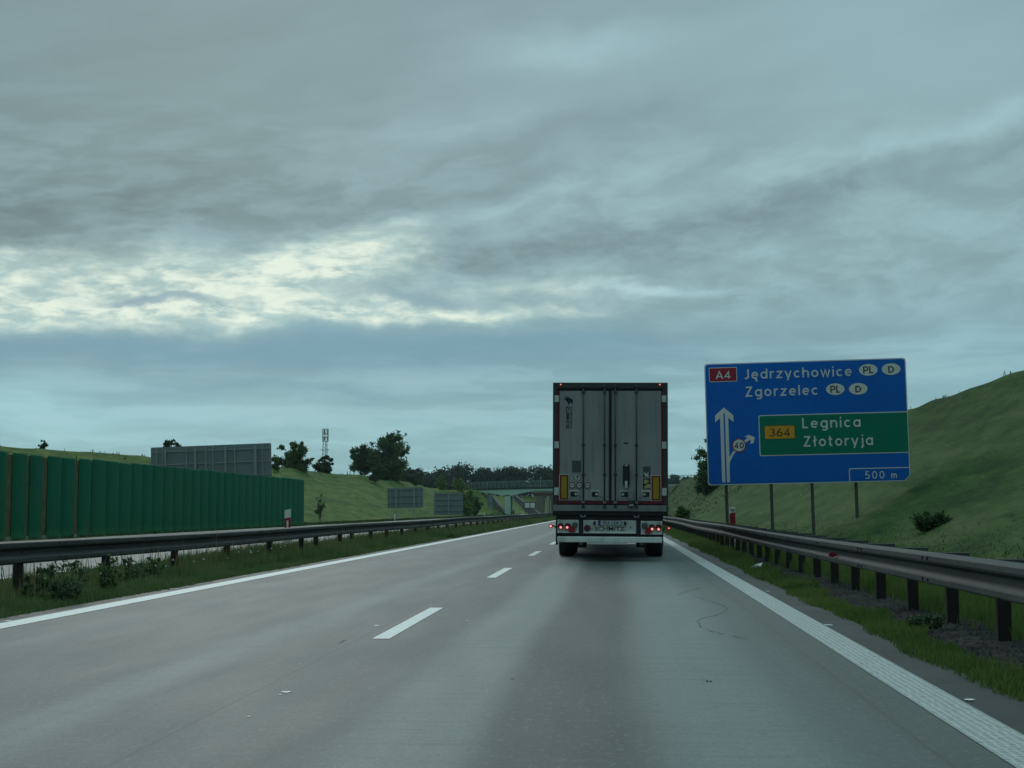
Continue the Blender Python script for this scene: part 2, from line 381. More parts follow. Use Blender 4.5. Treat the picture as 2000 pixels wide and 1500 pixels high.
# ------------------------------------------------------------------ mesh builder
class MB:
    def __init__(s): s.v = []; s.f = []; s.m = []
    def add(s, vs, fs, mi=0):
        o = len(s.v); s.v += [tuple(p) for p in vs]; s.f += [tuple(i + o for i in q) for q in fs]; s.m += [mi] * len(fs); return s
    def box(s, x0, x1, y0, y1, z0, z1, mi=0):
        vs = [(x, y, z) for z in (z0, z1) for y in (y0, y1) for x in (x0, x1)]
        return s.add(vs, [(0, 2, 3, 1), (4, 5, 7, 6), (0, 1, 5, 4), (2, 6, 7, 3), (0, 4, 6, 2), (1, 3, 7, 5)], mi)
    def tube(s, pts, rad, n=8, mi=0, caps=True):
        pts = [Vector(p) for p in pts]
        if not hasattr(rad, '__len__'): rad = [rad] * len(pts)
        vs = []
        for i, p in enumerate(pts):
            d = (pts[min(i + 1, len(pts) - 1)] - pts[max(i - 1, 0)]).normalized()
            a = d.cross(Vector((0, 0, 1)) if abs(d.z) < .9 else Vector((1, 0, 0))).normalized(); b_ = d.cross(a)
            for k in range(n):
                w = 2 * PI * k / n; vs.append(p + (a * math.cos(w) + b_ * math.sin(w)) * rad[i])
        fs = [(i * n + k, i * n + (k + 1) % n, (i + 1) * n + (k + 1) % n, (i + 1) * n + k) for i in range(len(pts) - 1) for k in range(n)]
        if caps: fs += [tuple(range(n))[::-1], tuple((len(pts) - 1) * n + k for k in range(n))]
        return s.add(vs, fs, mi)
    def prism(s, poly, a, b, axis='y', mi=0):
        """polygon in the plane across `axis`, extruded from a to b"""
        mk = {'y': lambda p, q: (p[0], q, p[1]), 'x': lambda p, q: (q, p[0], p[1]), 'z': lambda p, q: (p[0], p[1], q)}[axis]
        n = len(poly)
        vs = [mk(p, a) for p in poly] + [mk(p, b) for p in poly]
        return s.add(vs, [tuple(range(n)), tuple(range(2 * n - 1, n - 1, -1))] + [(i, (i + 1) % n + 0, (i + 1) % n + n, i + n)[::-1] for i in range(n)], mi)
    def disc(s, cx, cz, r, y0, y1, n=24, mi=0, rz=None):
        rz = rz or r
        return s.prism([(cx + r * math.cos(2 * PI * k / n), cz + rz * math.sin(2 * PI * k / n)) for k in range(n)], y0, y1, 'y', mi)
    def loft(s, prof, ys, fn, mi=0, caps=True):
        """prof list swept along ys with fn(p, y) -> xyz"""
        n = len(prof)
        vs = [fn(p, y) for y in ys for p in prof]
        fs = [(j * n + i, j * n + i + 1, (j + 1) * n + i + 1, (j + 1) * n + i) for j in range(len(ys) - 1) for i in range(n - 1)]
        return s.add(vs, fs, mi)
    def build(s, name, mats, parent=None, smooth=False, bevel=0., fix=True):
        me = bpy.data.meshes.new(name); me.from_pydata(s.v, [], s.f)
        if not isinstance(mats, (list, tuple)): mats = [mats]
        for m_ in mats: me.materials.append(m_)
        me.polygons.foreach_set('material_index', s.m)
        if fix:
            bm = bmesh.new(); bm.from_mesh(me); bmesh.ops.recalc_face_normals(bm, faces=bm.faces)
            if bevel: bmesh.ops.bevel(bm, geom=[e for e in bm.edges if len(e.link_faces) == 2 and e.calc_face_angle(0) > .6], offset=bevel, segments=1, affect='EDGES', clamp_overlap=True)
            bm.to_mesh(me); bm.free()
        if smooth: me.polygons.foreach_set('use_smooth', [True] * len(me.polygons))
        me.update()
        o = bpy.data.objects.new(name, me); COL.objects.link(o)
        if parent is not None: o.parent = parent
        return o
def thing(name, label, cat, loc=(0, 0, 0), rot=(0, 0, 0), group=None):
    o = bpy.data.objects.new(name, None); COL.objects.link(o); o.location = loc; o.rotation_euler = rot
    o['label'] = label; o['category'] = cat
    if group: o['group'] = group
    o.empty_display_size = .3
    return o
def tag(o, label, cat, group=None):
    o['label'] = label; o['category'] = cat
    if group: o['group'] = group
    return o
def struct(o, kind='structure'):
    o['kind'] = kind; return o
def numesh(name, V_, F_, m, parent=None, loc=(0, 0, 0), smooth=False):
    """fast mesh from numpy arrays; F_ is (n,k)"""
    me = bpy.data.meshes.new(name); n, k = F_.shape
    me.vertices.add(len(V_)); me.vertices.foreach_set('co', V_.astype(np.float32).ravel())
    me.loops.add(n * k); me.loops.foreach_set('vertex_index', F_.astype(np.int32).ravel())
    me.polygons.add(n); me.polygons.foreach_set('loop_start', np.arange(0, n * k, k, dtype=np.int32))
    me.materials.append(m); me.update(calc_edges=True)
    if smooth: me.polygons.foreach_set('use_smooth', [True] * n)
    o = bpy.data.objects.new(name, me); COL.objects.link(o); o.location = loc
    if parent is not None: o.parent = parent
    return o

# ------------------------------------------------------------------ terrain
def sstep(a, b, x):
    q = np.clip((x - a) / (b - a), 0, 1); return q * q * (3 - 2 * q)
def ground_z(x, y):
    x = np.asarray(x, float); y = np.asarray(y, float)
    z = np.full(np.broadcast(x, y).shape, -.03)
    z = z - .05 * sstep(3.2, 4.0, x) - .03 * sstep(-6.6, -8.5, x) * sstep(-10.5, -9.5, x)
    hR = 6.32 + 1.2 * sstep(180, 330, y) - .06 * sstep(80, 40, y)
    toeR = 5.2; crR = 15.0
    q = np.clip((x - toeR) / (crR - toeR), 0, 1)
    sr = np.where(q < .9, q ** 1.5, .854 + .146 * (1 - ((1 - q) / .1) ** 2)); sr = np.clip(sr, 0, 1)
    z = z + hR * sr
    hL = 5.75 + 1.05 * sstep(130, 225, y) - .5 * sstep(262, 300, y) + .22 * np.sin(y * .045 + 1) + .12 * np.sin(y * .11)
    toeL = -26.0; crL = -42.0 + 1.0 * np.sin(y * .03)
    ql = np.clip((toeL - x) / (toeL - crL), 0, 1)
    s_l = np.where(ql < .1, ql * ql / .2, ql - .05) / .95
    s_l = np.where(ql > .93, 1 - (1 - ql) ** 2 / .14, s_l); s_l = np.clip(s_l, 0, 1)
    # a shallow gully folds the left slope about 250 m ahead
    z = z + hL * s_l - .5 * np.exp(-((y - 262) / 12) ** 2) * sstep(-30, -40, x)
    # steep cone of the embankment under the left end of the green bridge
    cone = 5.4 * np.clip((-24.6 - x) / 5.6, 0, 1) * sstep(312, 326, y) * sstep(352, 342, y)
    z = np.maximum(z, cone - .03 * (cone < .01))
    # bumps on the slopes only
    on = np.clip(sr + s_l, 0, 1)
    z = z + on * (.05 * np.sin(x * 1.3 + y * .35) * np.sin(y * .21 + x * .5) + .03 * np.sin(x * 3.1 - y * .9))
    far = sstep(455, 520, y)
    z = z * (1 - far) + (6.2 + .4 * np.sin(x * .02 + y * .01)) * far
    away = sstep(700, 2500, np.hypot(x, y)); z = z - away * 6
    return z
def axis_pts(*segs):
    out = []
    for a, b, n in segs: out += list(np.linspace(a, b, n, endpoint=False))
    return np.array(out + [segs[-1][1]])
gx = axis_pts((-4000, -400, 12), (-400, -60, 20), (-60, -22, 50), (-22, 2, 30), (2, 20, 60), (20, 60, 12), (60, 400, 14), (400, 4000, 12))
gy = axis_pts((-200, 0, 16), (0, 120, 120), (120, 360, 140), (360, 620, 60), (620, 4500, 24))
GX, GY = np.meshgrid(gx, gy); GZ = ground_z(GX, GY)
ny, nx = GX.shape
Vt = np.stack([GX.ravel(), GY.ravel(), GZ.ravel()], 1)
ii = (np.arange(ny - 1)[:, None] * nx + np.arange(nx - 1)[None]).ravel()
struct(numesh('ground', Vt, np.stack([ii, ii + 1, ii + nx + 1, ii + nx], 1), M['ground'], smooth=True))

def sheet(name, x0, x1, y0, y1, z, m, n=1, edge=None):
    ys = np.linspace(y0, y1, n + 1); mb = MB()
    rng = random.Random(5)
    vs = []
    for y in ys:
        e = 0 if not edge else edge(y)
        vs += [(x0, y, z), (x1 + e, y, z)]
    mb.add(vs, [(2 * i, 2 * i + 1, 2 * i + 3, 2 * i + 2) for i in range(n)])
    return struct(mb.build(name, m, fix=False))
YE = 460
sheet('road', -6.28, 2.09, -30, YE, 0, M['concrete'])
sheet('road', -21.6, -9.75, -30, YE, 0.0, M['concrete2'])
sheet('shoulder', 2.09, 2.46, -30, YE, -.004, M['shoulder'])
sheet('shoulder', -6.52, -6.28, -30, YE, -.004, M['shoulder'])
sheet('gravel_strip', 2.46, 3.9, -30, 150, -.016, M['soil'])
# painted lines
sheet('edge_line', 1.78, 2.075, -30, YE, .004, M['rumble'], 1)
sheet('edge_line', -6.20, -5.91, -30, YE, .004, M['paint'])
sheet('edge_line', -10.35, -10.1, -30, YE, .004, M['paint'])
sheet('edge_line', -21.3, -21.05, -30, YE, .004, M['paint'])
dash = MB()
for k in range(-3, 38):
    y0 = 13.25 + 11.9 * k
    dash.add([(-2.16, y0, .004), (-2.005, y0, .004), (-2.005, y0 + 4.2, .004), (-2.16, y0 + 4.2, .004)], [(0, 1, 2, 3)])
struct(dash.build('lane_marking', M['paint'], fix=False))
# cracks sealed with tar, small chips
def ribbon(pts, w, z, seed=0):
    rng = random.Random(seed); mb = MB(); P = [Vector(p) for p in pts]
    Q = []
    for a, b_ in zip(P[:-1], P[1:]):
        for i in range(6): Q.append(a.lerp(b_, i / 6) + Vector((rng.uniform(-.012, .012), rng.uniform(-.04, .04), 0)))
    Q.append(P[-1]); vs = []
    for i, p in enumerate(Q):
        ww = w * rng.uniform(.25, 1.1) if 0 < i < len(Q) - 1 else .001
        d = (Q[min(i + 1, len(Q) - 1)] - Q[max(i - 1, 0)]); d.z = 0; d.normalize()
        n = Vector((-d.y, d.x, 0)) * ww
        n.y *= 2.5
        vs += [(p.x - n.x, p.y - n.y, z), (p.x + n.x, p.y + n.y, z)]
    mb.add(vs, [(2 * i, 2 * i + 1, 2 * i + 3, 2 * i + 2) for i in range(len(Q) - 1)])
    return mb
for s_, pp in enumerate([[(1323, 1163), (1332, 1158), (1354, 1152), (1372, 1147)], [(1360, 1166), (1385, 1174), (1415, 1183), (1421, 1188), (1411, 1197), (1396, 1203), (1372, 1207), (1363, 1212), (1365, 1222), (1372, 1226)],
                         [(1378, 1230), (1395, 1235), (1415, 1239)], [(1430, 1242), (1457, 1248)], [(1374, 1327), (1382, 1332), (1391, 1331)], [(660, 1257), (668, 1253), (676, 1250)], [(1000, 1327), (1005, 1326)]]):
    struct(ribbon([on_road(*p) for p in pp], .0068, .003, s_).build('crack', M['tar'], fix=False))
chips = MB(); rg = random.Random(8)
for px, py, w in [(560, 1352, 26), (547, 1358, 10), (486, 1400, 9), (508, 1427, 5), (735, 1222, 18), (548, 1222, 5), (912, 1213, 10), (585, 1297, 6), (15, 1213, 18), (343, 1150, 12), (535, 1122, 6), (740, 1080, 6), (1618, 1221, 22), (1893, 1367, 24), (1500, 1155, 14), (1220, 1520, 8)]:
    p = on_road(px, py); r = w * p.y / FPX / 2
    k = 7; chips.add([(p.x + r * math.cos(6.28 * i / k) * rg.uniform(.5, 1), p.y + r * 1.6 * math.sin(6.28 * i / k) * rg.uniform(.3, 1), .0035) for i in range(k)], [tuple(range(k))])
struct(chips.build('road_scar', M['paint'], fix=False))

# ------------------------------------------------------------------ grass and gravel (nobody could count it)
RS = np.random.RandomState(3)
def blades(name, x0, x1, y0, y1, n, h, w, m, zf=None, bias=1., lean=.5, mask=None, wy=1.):
    u = RS.rand(n) ** bias; y = y0 + (y1 - y0) * u
    x = x0 + (x1 - x0) * RS.rand(n)
    if mask is not None:
        k = mask(x, y) > RS.rand(n); x, y = x[k], y[k]; n = len(x)
    z = ground_z(x, y) if zf is None else zf(x, y)
    # clumps: height varies slowly
    cl = .65 + .7 * np.clip(.5 + .5 * np.sin(x * 5.1 + np.sin(y * 1.7) * 2) * np.sin(y * 1.3 + x * 2), 0, 1)
    H = (h[0] + (h[1] - h[0]) * RS.rand(n) ** 2) * cl * (1 if np.isscalar(wy) else wy(y))
    a = RS.rand(n) * 2 * np.pi; la = RS.rand(n) * 2 * np.pi
    Wd = w * (.6 + .8 * RS.rand(n)) * (1 + y / 140.)
    ca, sa = np.cos(a) * Wd / 2, np.sin(a) * Wd / 2
    lx, ly = np.cos(la) * H * lean * RS.rand(n), np.sin(la) * H * lean * RS.rand(n)
    b0 = np.stack([x - ca, y - sa, z - .01], 1); b1 = np.stack([x + ca, y + sa, z - .01], 1)
    m0 = np.stack([x - ca * .8 + lx * .35, y - sa * .8 + ly * .35, z + H * .6], 1); m1 = np.stack([x + ca * .8 + lx * .35, y + sa * .8 + ly * .35, z + H * .6], 1)
    tp = np.stack([x + lx, y + ly, z + H], 1)
    Vv = np.stack([b0, b1, m1, m0, tp], 1).reshape(-1, 3); i5 = np.arange(n) * 5
    F_ = np.concatenate([np.stack([i5, i5 + 1, i5 + 2], 1), np.stack([i5, i5 + 2, i5 + 3], 1), np.stack([i5 + 3, i5 + 2, i5 + 4], 1)])
    o = numesh(name, Vv, F_, m); return struct(o, 'stuff')
edgeR = lambda x, y: 1. * (x > 2.36 + .05 * np.sin(y * .9) + .025 * np.sin(y * 2.9 + 1) + .10 * np.abs(RS.randn(len(x)))) * (x < 2.86 + .10 * np.sin(y * .9) + .08 * np.sin(y * 3.1) + np.clip((y - 22) / 40, 0, 1) * .8)
blades('verge_grass', 2.3, 3.7, 5.5, 22, 90000, (.03, .11), .011, M['grass'], mask=edgeR)
blades('verge_grass', 2.3, 3.9, 22, 150, 70000, (.05, .16), .016, M['grass'], mask=edgeR, bias=1.8)
sparse = lambda x, y: np.where(y < 27 + 3 * np.sin(x * 9), np.clip((x - 3.58 - .10 * np.sin(y * 1.7)) / .25, .03, 1), 1.)
blades('verge_grass', 3.45, 6.2, 6, 34, 120000, (.08, .26), .012, M['grass'], mask=sparse)
blades('verge_grass', 3.6, 6.2, 34, 160, 60000, (.08, .24), .022, M['grass'], bias=1.6)
blades('slope_grass', 6.0, 8.0, 16, 90, 14000, (.02, .08), .012, M['grass2'], bias=1.4, mask=lambda x, y: np.clip((8.0 - x) / 2.0, 0, 1))
blades('slope_grass', 5.5, 18, 130, 420, 8000, (.06, .16), .05, M['grass2'])
edgeL = lambda x, y: 1. * (x < -6.46 - .04 * np.sin(y * .8) - .10 * np.abs(RS.randn(len(x))))
hgtL = lambda y: 1.
blades('median_grass', -7.3, -6.4, 11, 60, 60000, (.04, .14), .012, M['grass3'], mask=edgeL, bias=1.3)
blades('median_grass', -9.5, -7.0, 11, 32, 70000, (.05, .20), .012, M['grass3'], mask=edgeL)
blades('median_grass', -9.5, -7.0, 30, 62, 60000, (.08, .30), .014, M['grass3'], mask=edgeL, bias=1.3)
blades('median_grass', -9.5, -6.4, 60, 330, 90000, (.12, .34), .030, M['grass3'], mask=edgeL, bias=1.6)
blades('dry_grass', -9.3, -7.0, 14, 120, 2200, (.35, .75), .010, M['straw'], bias=1.3, lean=.3)
blades('slope_grass', -26.5, -22.5, 60, 360, 12000, (.05, .15), .04, M['grass2'], bias=1.2)
blades('crest_weeds', -45, -40, 85, 260, 900, (.2, .5), .05, M['grass2'], lean=.25, mask=lambda x, y: (np.sin(y * .7) * np.sin(y * .23 + 2) > .45) * 1.)
blades('crest_weeds', 14.6, 16.5, 45, 120, 500, (.1, .25), .03, M['grass2'], lean=.25, mask=lambda x, y: (np.sin(y * .9) * np.sin(y * .31 + 2) > .3) * 1.)
# white flowers on the right slope and in the median
fl = MB()
for i in range(60):
    x_, y_ = (RS.uniform(5.6, 12), RS.uniform(38, 90)) if i < 34 else (RS.uniform(-8.8, -6.9), RS.uniform(16, 40))
    z_ = float(ground_z(x_, y_)) + (.22 if i < 34 else .3); r_ = RS.uniform(.012, .028)
    fl.add([(x_ - r_, y_, z_), (x_, y_ - r_, z_ + r_ * .6), (x_ + r_, y_, z_), (x_, y_, z_ + r_ * 1.3)], [(0, 1, 3), (1, 2, 3), (0, 2, 1)])
struct(fl.build('wild_flowers', M['flower']), 'stuff')
def stones(name, x0, x1, y0, y1, n, r, z):
    y = y0 + (y1 - y0) * RS.rand(n) ** 1.4; x = x0 + (x1 - x0) * RS.rand(n)
    s = r[0] + (r[1] - r[0]) * RS.rand(n) ** 3
    ang = RS.rand(n) * 6.28
    base_ = np.array([[1, 0, 0], [0, 1, 0], [-1, 0, 0], [0, -1, 0], [.1, .1, .8]])
    P = base_[None] * (s[:, None, None] * (.6 + .8 * RS.rand(n, 5, 1)))
    c_, s2 = np.cos(ang)[:, None], np.sin(ang)[:, None]
    X = P[..., 0] * c_ - P[..., 1] * s2 + x[:, None]; Y = P[..., 0] * s2 + P[..., 1] * c_ + y[:, None]; Z = P[..., 2] + z
    Vv = np.stack([X, Y, Z], 2).reshape(-1, 3); i5 = np.arange(n) * 5
    F_ = np.concatenate([np.stack([i5 + a, i5 + (a + 1) % 4, i5 + 4], 1) for a in range(4)])
    return struct(numesh(name, Vv, F_, M['stone']), 'stuff')
stones('gravel', 2.75, 3.75, 6, 45, 34000, (.006, .030), -.018)

# ------------------------------------------------------------------ guardrails
WPROF = [(.015, 1.), (.0, .985), (-.075, .94), (-.083, .90), (-.083, .76), (-.075, .70), (0., .58), (0., .44), (-.075, .31), (-.083, .25), (-.083, .10), (-.075, .06), (0., .015), (.015, 0.)]
def guardrail(label, x, side, y0, y1, posts, top, hgt, brackets, group):
    th = thing('guardrail', label, 'guardrail', (x, y0, 0), group=group)
    ys = np.arange(0, y1 - y0 + .1, 4.)
    wob = lambda y: (.012 * math.sin(y * .31) + .010 * math.sin(y * .117 + 1), .014 * math.sin(y * .19) + .012 * math.sin(y * .073 + 2))
    mb = MB(); prof = WPROF + [(p[0] + .006, p[1]) for p in reversed(WPROF)] + [WPROF[0]]
    mb.loft(prof, ys, lambda p, y: (p[0] * side + wob(y)[0], y, top - hgt + p[1] * hgt + wob(y)[1]))
    bo = mb
    for k, y in enumerate(ys[:26]):
        for dz_ in (.18, .83):
            for dy_ in (-.12, .12):
                a = -.095 * side + wob(y)[0]; zc = top - hgt + dz_ * hgt + wob(y)[1]
                bo.box(min(a, a + .02 * side), max(a, a + .02 * side), y + dy_ - .015, y + dy_ + .015, zc - .015, zc + .015, 1)
    mb.build('rail_beam', [M['rail'], M['post']], th, fix=False)
    for i, yp in enumerate(posts):
        yy = yp - y0; m_ = MB(); q = random.Random(i)
        xo = (.22 if brackets else .06) * side; ww = .06; lean = q.uniform(-.012, .012)
        zb = float(ground_z(x + xo, yp)) - .12; zt = top - (.10 if brackets else .06)
        a, b_ = sorted((xo - ww, xo + ww))
        # C-section: web and two flanges
        for bx in ((a, b_, yy, yy + .012), (a, a + .012, yy + .012, yy + .07), (b_ - .012, b_, yy + .012, yy + .07)):
            o = len(m_.v); m_.box(bx[0], bx[1], bx[2], bx[3], zb, zt)
            m_.v[o:] = [(v[0] + (lean if v[2] == zb else 0), v[1], v[2]) for v in m_.v[o:]]
        po = m_.build('post', M['post'], th)
        if brackets and i < 60:
            br = MB(); a, b_ = sorted((.02 * side, .40 * side))
            br.box(a, b_, yy - .02, yy + .05, top - .06, top + .008); br.build('spacer', M['darkgalv'], th)
    return th
gr = guardrail('near guardrail along the right verge, dark posts every two metres above gravel', 3.24, 1, 3.5, 420.,
               [5.4 + 2.05 * k for k in range(92)], .70, .33, True, None)
rf = MB()
p = at(1620, 1073, 21.7)
rf.prism([(-.0, -.05), (.10, .0), (.0, .06), (-.07, .04), (-.07, -.03)], -.02, .0, 'y')
ro = rf.build('reflector', M['lrefl'], gr); ro.location = (-.12, 21.7 - 3.5, .50); ro.scale = (.8, 1, .7)
lp = sorted([19.7, 23.2, 26.9, 30.6, 34.4, 38., 39.9, 43.4, 45.4, 48.9, 52.4, 56.2] + [60 + 3.9 * k for k in range(50)] + [12., 15.9])
guardrail('long guardrail in the weedy median, left of the lanes', -8.0, -1, 5, 425., lp, .72, .31, False, None)
# fix the first left one's group for look: rails are told apart by side

# ------------------------------------------------------------------ green noise barrier
nb = thing('noise_barrier', 'tall dark green noise barrier of curved upright panels with brown gaps', 'noise barrier', (-23, 50, 0))
def panel(y0, y1, zt, bulge=.085):
    m_ = MB(); n = 8; w = y1 - y0; ring = []
    for i in range(n + 1):
        u_ = i / n; ring.append((.02 + bulge * (1 - (2 * u_ - 1) ** 2) ** .6, y0 + w * u_))
    ring += [(-.0, y1), (-.0, y0)]
    nn = len(ring)
    m_.add([(a, b_, .02) for a, b_ in ring] + [(a, b_, zt - .05) for a, b_ in ring] + [(a * .75, b_ * .94 + (y0 + w / 2) * .06, zt) for a, b_ in ring],
           [(i, (i + 1) % nn, (i + 1) % nn + nn, i + nn) for i in range(nn)] + [(i + nn, (i + 1) % nn + nn, (i + 1) % nn + 2 * nn, i + 2 * nn) for i in range(nn)] + [tuple(range(2 * nn, 3 * nn))])
    m_.build('panel', M['barrier'], nb, smooth=False)
yb = lambda px: -22.97 / at(px, 995, 1.).x
spans = [(yb(a) , yb(b_)) for a, b_ in ((-60, -38), (-36, -12), (-10, 12), (23, 52), (57, 83), (92, 119), (120, 146), (153, 177), (179, 206))]
y = spans[-1][1] + .02; q = random.Random(2)
while y < yb(594) - .8: w = q.uniform(1.62, 1.78); spans.append((y, y + w - .02 if y + w < yb(594) - .8 else yb(594))); y += w
for i, (a, b_) in enumerate(spans): panel(a - 50, b_ - 50, 3.34 + q.uniform(-.035, .03))
MB().box(-.1, -.012, .5, yb(594) - 50.6, -.05, 3.24).build('infill', M['coir'], nb)
MB().box(-.14, .02, .5, yb(594) - 50, -.1, .11).build('plinth', M['oldc'], nb)

# ------------------------------------------------------------------ lettering
def arc(cx, cy, rx, ry, a0, a1, n=14):
    return [(cx + rx * math.cos(R(a0 + (a1 - a0) * i / n)), cy + ry * math.sin(R(a0 + (a1 - a0) * i / n))) for i in range(n + 1)]
rb = lambda cx=.34: arc(cx, .36, .27, .29, 0, 360, 22)
GL = {
    'a': ([rb(), [(.61, .72), (.61, 0)]], .68), 'c': ([arc(.34, .36, .27, .29, 48, 312)], .60),
    'd': ([rb(), [(.61, 1.), (.61, 0)]], .68), 'e': ([[(.08, .37), (.61, .37)] + arc(.34, .36, .27, .29, 0, 315)], .66),
    'ę': ([[(.08, .37), (.61, .37)] + arc(.34, .36, .27, .29, 0, 315), [(.48, .08), (.42, -.10), (.50, -.20), (.60, -.17)]], .66),
    'g': ([rb(), [(.61, .72), (.61, -.02)] + arc(.37, -.02, .24, .20, 0, -140, 8)], .68),
    'h': ([[(.07, 1.), (.07, 0)], [(.07, .42)] + arc(.32, .42, .25, .24, 180, 0, 10) + [(.57, 0)]], .64),
    'n': ([[(.07, .72), (.07, 0)], [(.07, .42)] + arc(.32, .42, .25, .24, 180, 0, 10) + [(.57, 0)]], .64),
    'm': ([[(.07, .72), (.07, 0)], [(.07, .42)] + arc(.27, .42, .2, .24, 180, 0, 10) + [(.47, 0)], [(.47, .42)] + arc(.67, .42, .2, .24, 180, 0, 10) + [(.87, 0)]], .94),
    'i': ([[(.07, .72), (.07, 0)], [(.07, .87), (.07, 1.01)]], .14), 'j': ([[(.2, .72), (.2, -.05)] + arc(.02, -.05, .18, .16, 0, -90, 6), [(.2, .87), (.2, 1.01)]], .27),
    'l': ([[(.07, 1.), (.07, 0)]], .14), 'ł': ([[(.16, 1.), (.16, 0)], [(.0, .46), (.34, .66)]], .32), 'o': ([rb()], .68),
    'r': ([[(.07, .72), (.07, 0)], [(.07, .40)] + arc(.30, .42, .23, .24, 175, 62, 8)], .42),
    't': ([[(.16, .95), (.16, .22)] + arc(.32, .22, .16, .16, 180, 290, 6), [(.0, .66), (.38, .66)]], .42),
    'w': ([[(.03, .72), (.24, .03), (.45, .70), (.66, .03), (.87, .72)]], .90), 'y': ([[(.05, .72), (.32, .04)], [(.60, .72), (.24, -.24)]], .64),
    'z': ([[(.03, .66), (.50, .66), (.06, .065), (.55, .065)]], .58),
    'J': ([[(.40, 1.), (.40, .24)] + arc(.20, .24, .20, .18, 0, -130, 8)], .48), 'Z': ([[(.04, .93), (.58, .93), (.08, .07), (.64, .07)]], .68),
    'L': ([[(.07, 1.), (.07, .07), (.52, .07)]], .54), 'A': ([[(.03, 0), (.36, .97), (.69, 0)], [(.13, .30), (.59, .30)]], .74),
    'P': ([[(.07, 0), (.07, .93), (.32, .93)] + arc(.34, .68, .24, .25, 90, -90, 10) + [(.07, .43)]], .64),
    'D': ([[(.07, .07), (.07, .93), (.26, .93)] + arc(.26, .5, .40, .43, 90, -90, 14) + [(.07, .07)]], .74),
    '3': ([arc(.27, .72, .22, .21, 150, -90, 12), arc(.27, .29, .26, .22, 90, -150, 12)], .60),
    '6': ([arc(.32, .30, .25, .23, 0, 360, 20), [(.09, .38), (.20, .66), (.44, .98)]], .64),
    '4': ([[(.44, 0), (.44, .93), (.05, .26), (.64, .26)]], .68), '0': ([arc(.32, .5, .25, .43, 0, 360, 24)], .66),
    '5': ([[(.52, .93), (.14, .93), (.10, .55)] + arc(.28, .32, .25, .25, 110, -140, 14)], .62),
}
def strokes(text, gap=.16, w=.135):
    """flat ribbons for a line of road lettering, in units of cap height"""
    mb = MB(); x0 = 0.; lay = 0
    for ch in text:
        if ch == ' ': x0 += .5; continue
        pl, adv = GL[ch]
        for P in pl:
            P = [Vector((a + x0, b_)) for a, b_ in P]
            closed = (P[0] - P[-1]).length < 1e-5
            if closed: P = P[:-1]
            n = len(P); vs = []
            for i, p in enumerate(P):
                pa = P[i - 1] if (i > 0 or closed) else None; pb = P[(i + 1) % n] if (i < n - 1 or closed) else None
                d1 = (p - pa).normalized() if pa is not None else (pb - p).normalized()
                d2 = (pb - p).normalized() if pb is not None else d1
                d = (d1 + d2); d = d.normalized() if d.length > .05 else d1
                nn = Vector((-d.y, d.x)); k = 1 / max(.45, abs(nn.dot(Vector((-d1.y, d1.x)))))
                vs += [(*(p - nn * w / 2 * k), lay * .0004), (*(p + nn * w / 2 * k), lay * .0004)]
            m_ = n if closed else n - 1
            mb.add(vs, [(2 * i, 2 * ((i + 1) % n), 2 * ((i + 1) % n) + 1, 2 * i + 1) for i in range(m_)]); lay += 1
        x0 += adv + gap
    return mb
def place_flat(mb, x0, x1, z0, z1, y):
    """fit flat lettering (drawn in xy, z = layer) into a box on a face that looks along -y"""
    a = np.array(mb.v); mn, mx = a[:, :2].min(0), a[:, :2].max(0)
    for i, v in enumerate(a):
        mb.v[i] = (x0 + (v[0] - mn[0]) / (mx[0] - mn[0]) * (x1 - x0), y - v[2], z0 + (v[1] - mn[1]) / (mx[1] - mn[1]) * (z1 - z0))
    return mb
def fontmesh(text, name, box, y, m, parent, bold=0., rot=0., shear=0.):
    cu = bpy.data.curves.new(name, 'FONT'); cu.body = text; cu.offset = bold; cu.resolution_u = 3; cu.shear = shear
    ob = bpy.data.objects.new(name, cu); COL.objects.link(ob)
    bpy.context.view_layer.update()
    me = bpy.data.meshes.new_from_object(ob.evaluated_get(bpy.context.evaluated_depsgraph_get()))
    bpy.data.objects.remove(ob); bpy.data.curves.remove(cu)
    a = np.array([v.co[:] for v in me.vertices])
    if rot: c_, s_ = math.cos(rot), math.sin(rot); a = np.stack([a[:, 0] * c_ - a[:, 1] * s_, a[:, 0] * s_ + a[:, 1] * c_, a[:, 2]], 1)
    mn, mx = a.min(0), a.max(0); x0, x1, z0, z1 = box
    b_ = np.stack([x0 + (a[:, 0] - mn[0]) / (mx[0] - mn[0]) * (x1 - x0), np.full(len(a), y), z0 + (a[:, 1] - mn[1]) / (mx[1] - mn[1]) * (z1 - z0)], 1)
    me.vertices.foreach_set('co', b_.astype(np.float32).ravel()); me.name = name
    me.materials.clear(); me.materials.append(m); me.update()
    o = bpy.data.objects.new(name, me); COL.objects.link(o); o.parent = parent; return o

# ------------------------------------------------------------------ the blue direction sign
SW, SH = 6.632, 4.093
sg = thing('direction_sign', 'large blue motorway direction sign with green inset on four posts, right roadside', 'road sign', (6.40, 50, 4.058), (-.0022, -.0198, -.0544))
X0, Z0 = -SW / 2, -SH / 2
def rrect(x0, x1, z0, z1, r, n=5, skip=()):
    pts = []
    for k, (cx, cz, a) in enumerate([(x1 - r, z1 - r, 0), (x0 + r, z1 - r, 90), (x0 + r, z0 + r, 180), (x1 - r, z0 + r, 270)]):
        if k in skip: pts.append([(x1, z1), (x0, z1), (x0, z0), (x1, z0)][k]); continue
        pts += arc(cx, cz, r, r, a, a + 90, n)
    return pts
outer = rrect(X0, -X0, Z0, -Z0, .10, 4, skip=(3,))
outer = outer[:-1] + [(-X0 - .19, Z0), (-X0, Z0 + .19)]
MB().prism(outer, 0, .03).build('sign_panel', [M['signback']], sg)
